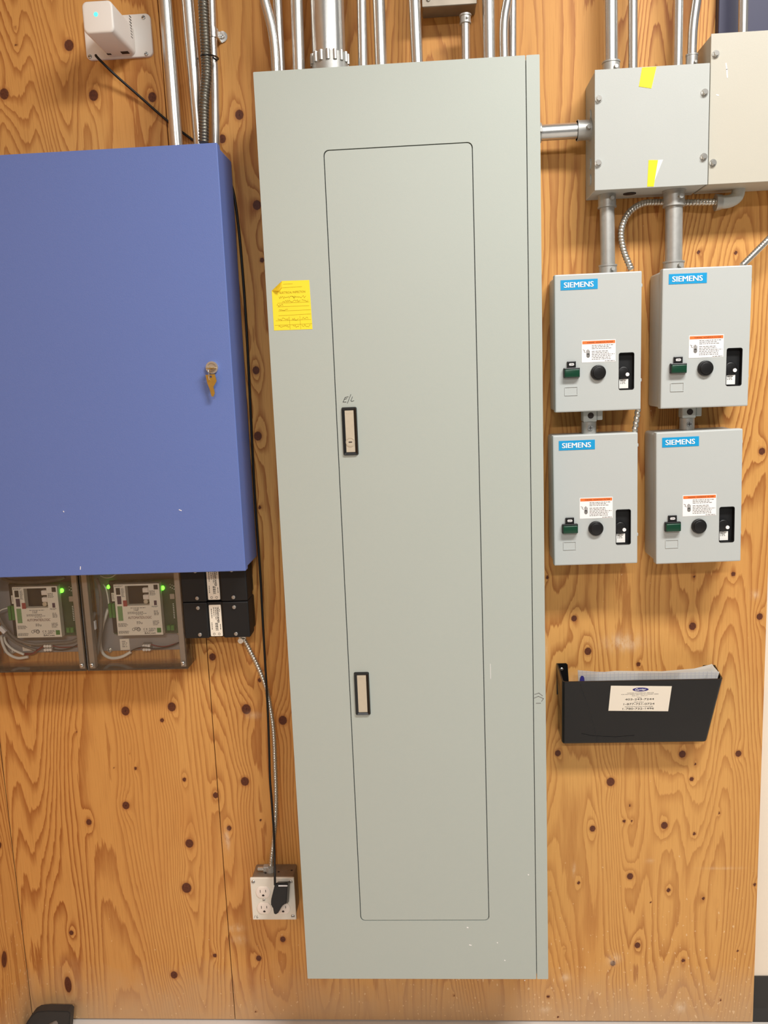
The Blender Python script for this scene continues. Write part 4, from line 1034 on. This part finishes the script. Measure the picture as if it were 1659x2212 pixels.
# ------------------------------------------------------------------ black document pocket
DT, DB = .085, .055
hx0, hz1 = U(1215, 1473.5, DT); hx1 = U(1562, 1475, DT)[0]; bx0, bz0 = U(1214, 1609, DB); bx1 = U(1527, 1610, DB)[0]
dp = thing('document_pocket', 'black plastic wall pocket holding papers below the lower starters', 'document holder', ((hx0 + hx1) / 2, 0, bz0))
def shell(faces, th, name, m, parent, bev=0.0):
    b = BM(); idx = {}
    for f in faces:
        vs = []
        for p in f:
            k = tuple(round(c, 5) for c in p)
            if k not in idx: idx[k] = b.verts.new(p)
            vs.append(idx[k])
        b.faces.new(vs)
    bmesh.ops.recalc_face_normals(b, faces=b.faces[:])
    if bev:
        ed = [e for e in b.edges if len(e.link_faces) == 2 and e.calc_face_angle(0) > .3]
        bmesh.ops.bevel(b, geom=ed, offset=bev, segments=4, affect='EDGES', profile=.5)
    bmesh.ops.solidify(b, geom=b.faces[:], thickness=th)
    return obj(name, b, m, parent, True)
tz = U(1203, 1433, .002)[1]; tl0, tl1 = U(1202, 1434, .002)[0], U(1226, 1436, .002)[0]
tr1, tr0 = U(1545, 1438, .002)[0], U(1517, 1438, .002)[0]; tzr = U(1530, 1437, .002)[1]
FTL, FTR, FBL, FBR = (hx0, -DT, hz1), (hx1, -DT, hz1), (bx0, -DB, bz0), (bx1, -DB, bz0)
WBL, WBR = (bx0, -.003, bz0 + .004), (bx1, -.003, bz0 + .004)
WTL, WTR = (tl0, -.003, tz), (tr1, -.003, tzr)
shell([(FTL, FBL, FBR, FTR), (FTL, WTL, WBL, FBL), (FTR, FBR, WBR, WTR), (FBL, WBL, WBR, FBR)], .0028, 'pocket_shell', 'black_gloss', dp, .007)
for a, c, sgn in ((tl0, tl1, 1), (tr0, tr1, -1)):
    if sgn < 0: tz = tzr
    xm, zm = ((a + c) / 2 - sgn * .001, tz - .013)
    b = BM(); lp = [(a, tz), (c - .003 * (sgn > 0), tz), (c, tz - .003), (c + .004 * sgn * (sgn > 0), hz1 - .06), (a, hz1 - .06)] if sgn > 0 else [(a, tz - .003), (a + .003, tz), (c, tz), (c, hz1 - .06), (a - .004, hz1 - .06)]
    plate(b, [lp, circ(xm, zm, .0046, 14)], .001, .0035); obj('mounting_tab', b, 'black_gloss', dp)
    screw(dp, xm, zm, .0015, .0036, 'chrome')
# reference card on the leaning front
fn_ = (Vector(FTR) - Vector(FTL)).cross(Vector(FBL) - Vector(FTL)).normalized()
if fn_.y > 0: fn_ = -fn_
lean = math.atan2(DT - DB, hz1 - bz0)
def on_front(px, py):
    """Point of the leaning front panel behind a photograph pixel."""
    v = RX * ((px - W / 2) / FPX) - UX * ((py - H / 2) / FPX) + FX
    t_ = (Vector(FTL) - CAM).dot(fn_) / v.dot(fn_); return CAM + v * t_
def lean_parts(o):
    """Tip a part built upright at the pocket's top plane onto the leaning front."""
    me = o.data; off = Vector(dp.location)
    for v in me.vertices:
        w = v.co + off; k = (w.z - hz1); extra = -w.y - DT
        w.y = -(DT + k * math.tan(lean)) - extra * 1.0 ; v.co = w - off
qc = [on_front(a, b_) for a, b_ in ((1314, 1535), (1443, 1536), (1451, 1482), (1319.5, 1481))]
bm = BM(); plate(bm, [[(p.x, p.z) for p in qc]], DT + .0005, DT + .0010); card = obj('contact_card', bm, 'cream_label', dp, label='cream card with a blue oval logo and phone numbers'); lean_parts(card)
def card_text(name, s, px, py, wpx, hpx, m, bold=0.0, shear=0.0):
    p = on_front(px, py); o = text(name, s, p.x, p.z, DT + .0010, wpx / 1000, hpx / 1000, m, card, bold=bold, shear=shear, depth=.0002); lean_parts(o); return o
p = on_front(1383.5, 1489)
bm = BM(); plate(bm, [circ(p.x, p.z, .0168, 32, .0046)], DT + .0010, DT + .0013); lean_parts(obj('oval_logo', bm, 'logo_blue', card))
p2 = on_front(1383.5, 1489)
o = text('logo_lettering', 'Carrier', p2.x, p2.z, DT + .0013, .0225, .0052, 'label_white', card, shear=.25, depth=.0002, bold=.02); lean_parts(o)
card_text('card_line', 'CARRIER COMMERCIAL SERVICE', 1383, 1496.3, 56, 1.7, 'grey_ink')
card_text('card_line', 'FOR FAST DIRECT SERVICE TO CARRIER USERS', 1382, 1499.3, 78, 1.7, 'grey_ink')
card_text('card_line', '8:00 a.m. - 4:30 p.m.', 1382, 1502.5, 33, 2.0, 'grey_ink')
card_text('card_line', 'CALL', 1381, 1506.0, 10, 2.0, 'grey_ink')
card_text('phone_number', '403-243-7244', 1381.3, 1510.0, 61, 4.4, 'black_ink')
card_text('card_line', '24/7 CALL', 1380, 1516.0, 21, 2.2, 'grey_ink')
card_text('phone_number', '1-877-751-0724', 1380, 1520.2, 65, 4.4, 'black_ink')
card_text('card_line', 'ADMINISTRATION INQUIRIES', 1379.5, 1526.0, 60, 2.2, 'grey_ink')
card_text('phone_number', '1-780-732-1496', 1378.5, 1530.3, 66, 4.4, 'black_ink')
bm = BM()
strokes(bm, [[(on_front(a, b_).x, on_front(a, b_).z) for a, b_ in l] for l in ([(1254, 1480), (1270, 1525), (1286, 1580), (1290, 1604)], [(1256, 1585), (1280, 1590), (1330, 1592), (1370, 1589)])], DT + .0003, .0012)
lean_parts(obj('crack_line', bm, 'black_ink', dp))
# sheets of paper standing in the pocket
def sheet(label, pts, d0, m, zlow, curl=0.0, group=None):
    """pts: pixel outline of the top edge from left to right; the sheet goes down into the pocket."""
    q = [U(a, b_, d0) for a, b_ in pts]; b = BM(); top, low = [], []
    for i, (x, z) in enumerate(q):
        t_ = i / (len(q) - 1); y = -(d0 + curl * max(0, t_ - .6) ** 2 * 6)
        top.append(b.verts.new((x, y, z))); low.append(b.verts.new((hx0 + .012 + (x - hx0) * .88, -(d0 - .012), zlow)))
    for i in range(len(q) - 1): b.faces.new((low[i], low[i + 1], top[i + 1], top[i]))
    bmesh.ops.solidify(b, geom=b.faces[:], thickness=.0004)
    return tag(obj('paper_sheet', b, m), label, 'paper')
zl = bz0 + .03
sheet('rearmost white sheet with a raised curled corner in the black pocket', [(1256, 1456), (1330, 1449), (1430, 1450), (1500, 1444), (1538, 1434), (1546, 1446)], .050, 'paper', zl, .004)
sheet('middle white sheet fanned out in the black pocket', [(1254, 1455), (1340, 1451), (1440, 1452), (1510, 1447), (1543, 1441), (1552, 1452)], .057, 'paper', zl, .004)
fs = sheet('front printed grid sheet in the black pocket', [(1248, 1447.5), (1290, 1451), (1380, 1453), (1470, 1453), (1530, 1450), (1553, 1449.5)], .064, 'graph_paper', zl, .004)
lg = [U(a, b_, .0648) for a, b_ in ((1254, 1462), (1256.5, 1459.5), (1260, 1460.5), (1262, 1464), (1263, 1474), (1253, 1474), (1252.5, 1468))]
bm = BM(); plate(bm, [lg], .0646, .0650); o = obj('sheet_logo', bm, 'logo_blue', None)
o.parent = fs; o.location = Vector(o.location) - Vector(fs.location)

# ------------------------------------------------------------------ black handle on the floor in the corner
hd = thing('rubber_loop', 'black rubber loop standing on the floor in the plywood corner', 'loop', (-.67, -.04, 0))
fz = lambda lst: [(U(a, b_, .045)[0], max(.0005, U(a, b_, .045)[1])) for a, b_ in lst]
bm = BM(); plate(bm, [fz([(46, 2245), (60, 2205), (70, 2192), (80, 2186), (100, 2184), (147, 2185), (152, 2190), (150, 2245), (128, 2245), (124, 2210), (120, 2205), (104, 2213), (92, 2245)])], .020, .045)
bmesh.ops.bevel(bm, geom=[e for e in bm.edges if abs(e.verts[0].co.y - e.verts[1].co.y) < .001], offset=.002, segments=2, affect='EDGES', clamp_overlap=True)
obj('loop_band', bm, 'rubber', hd)
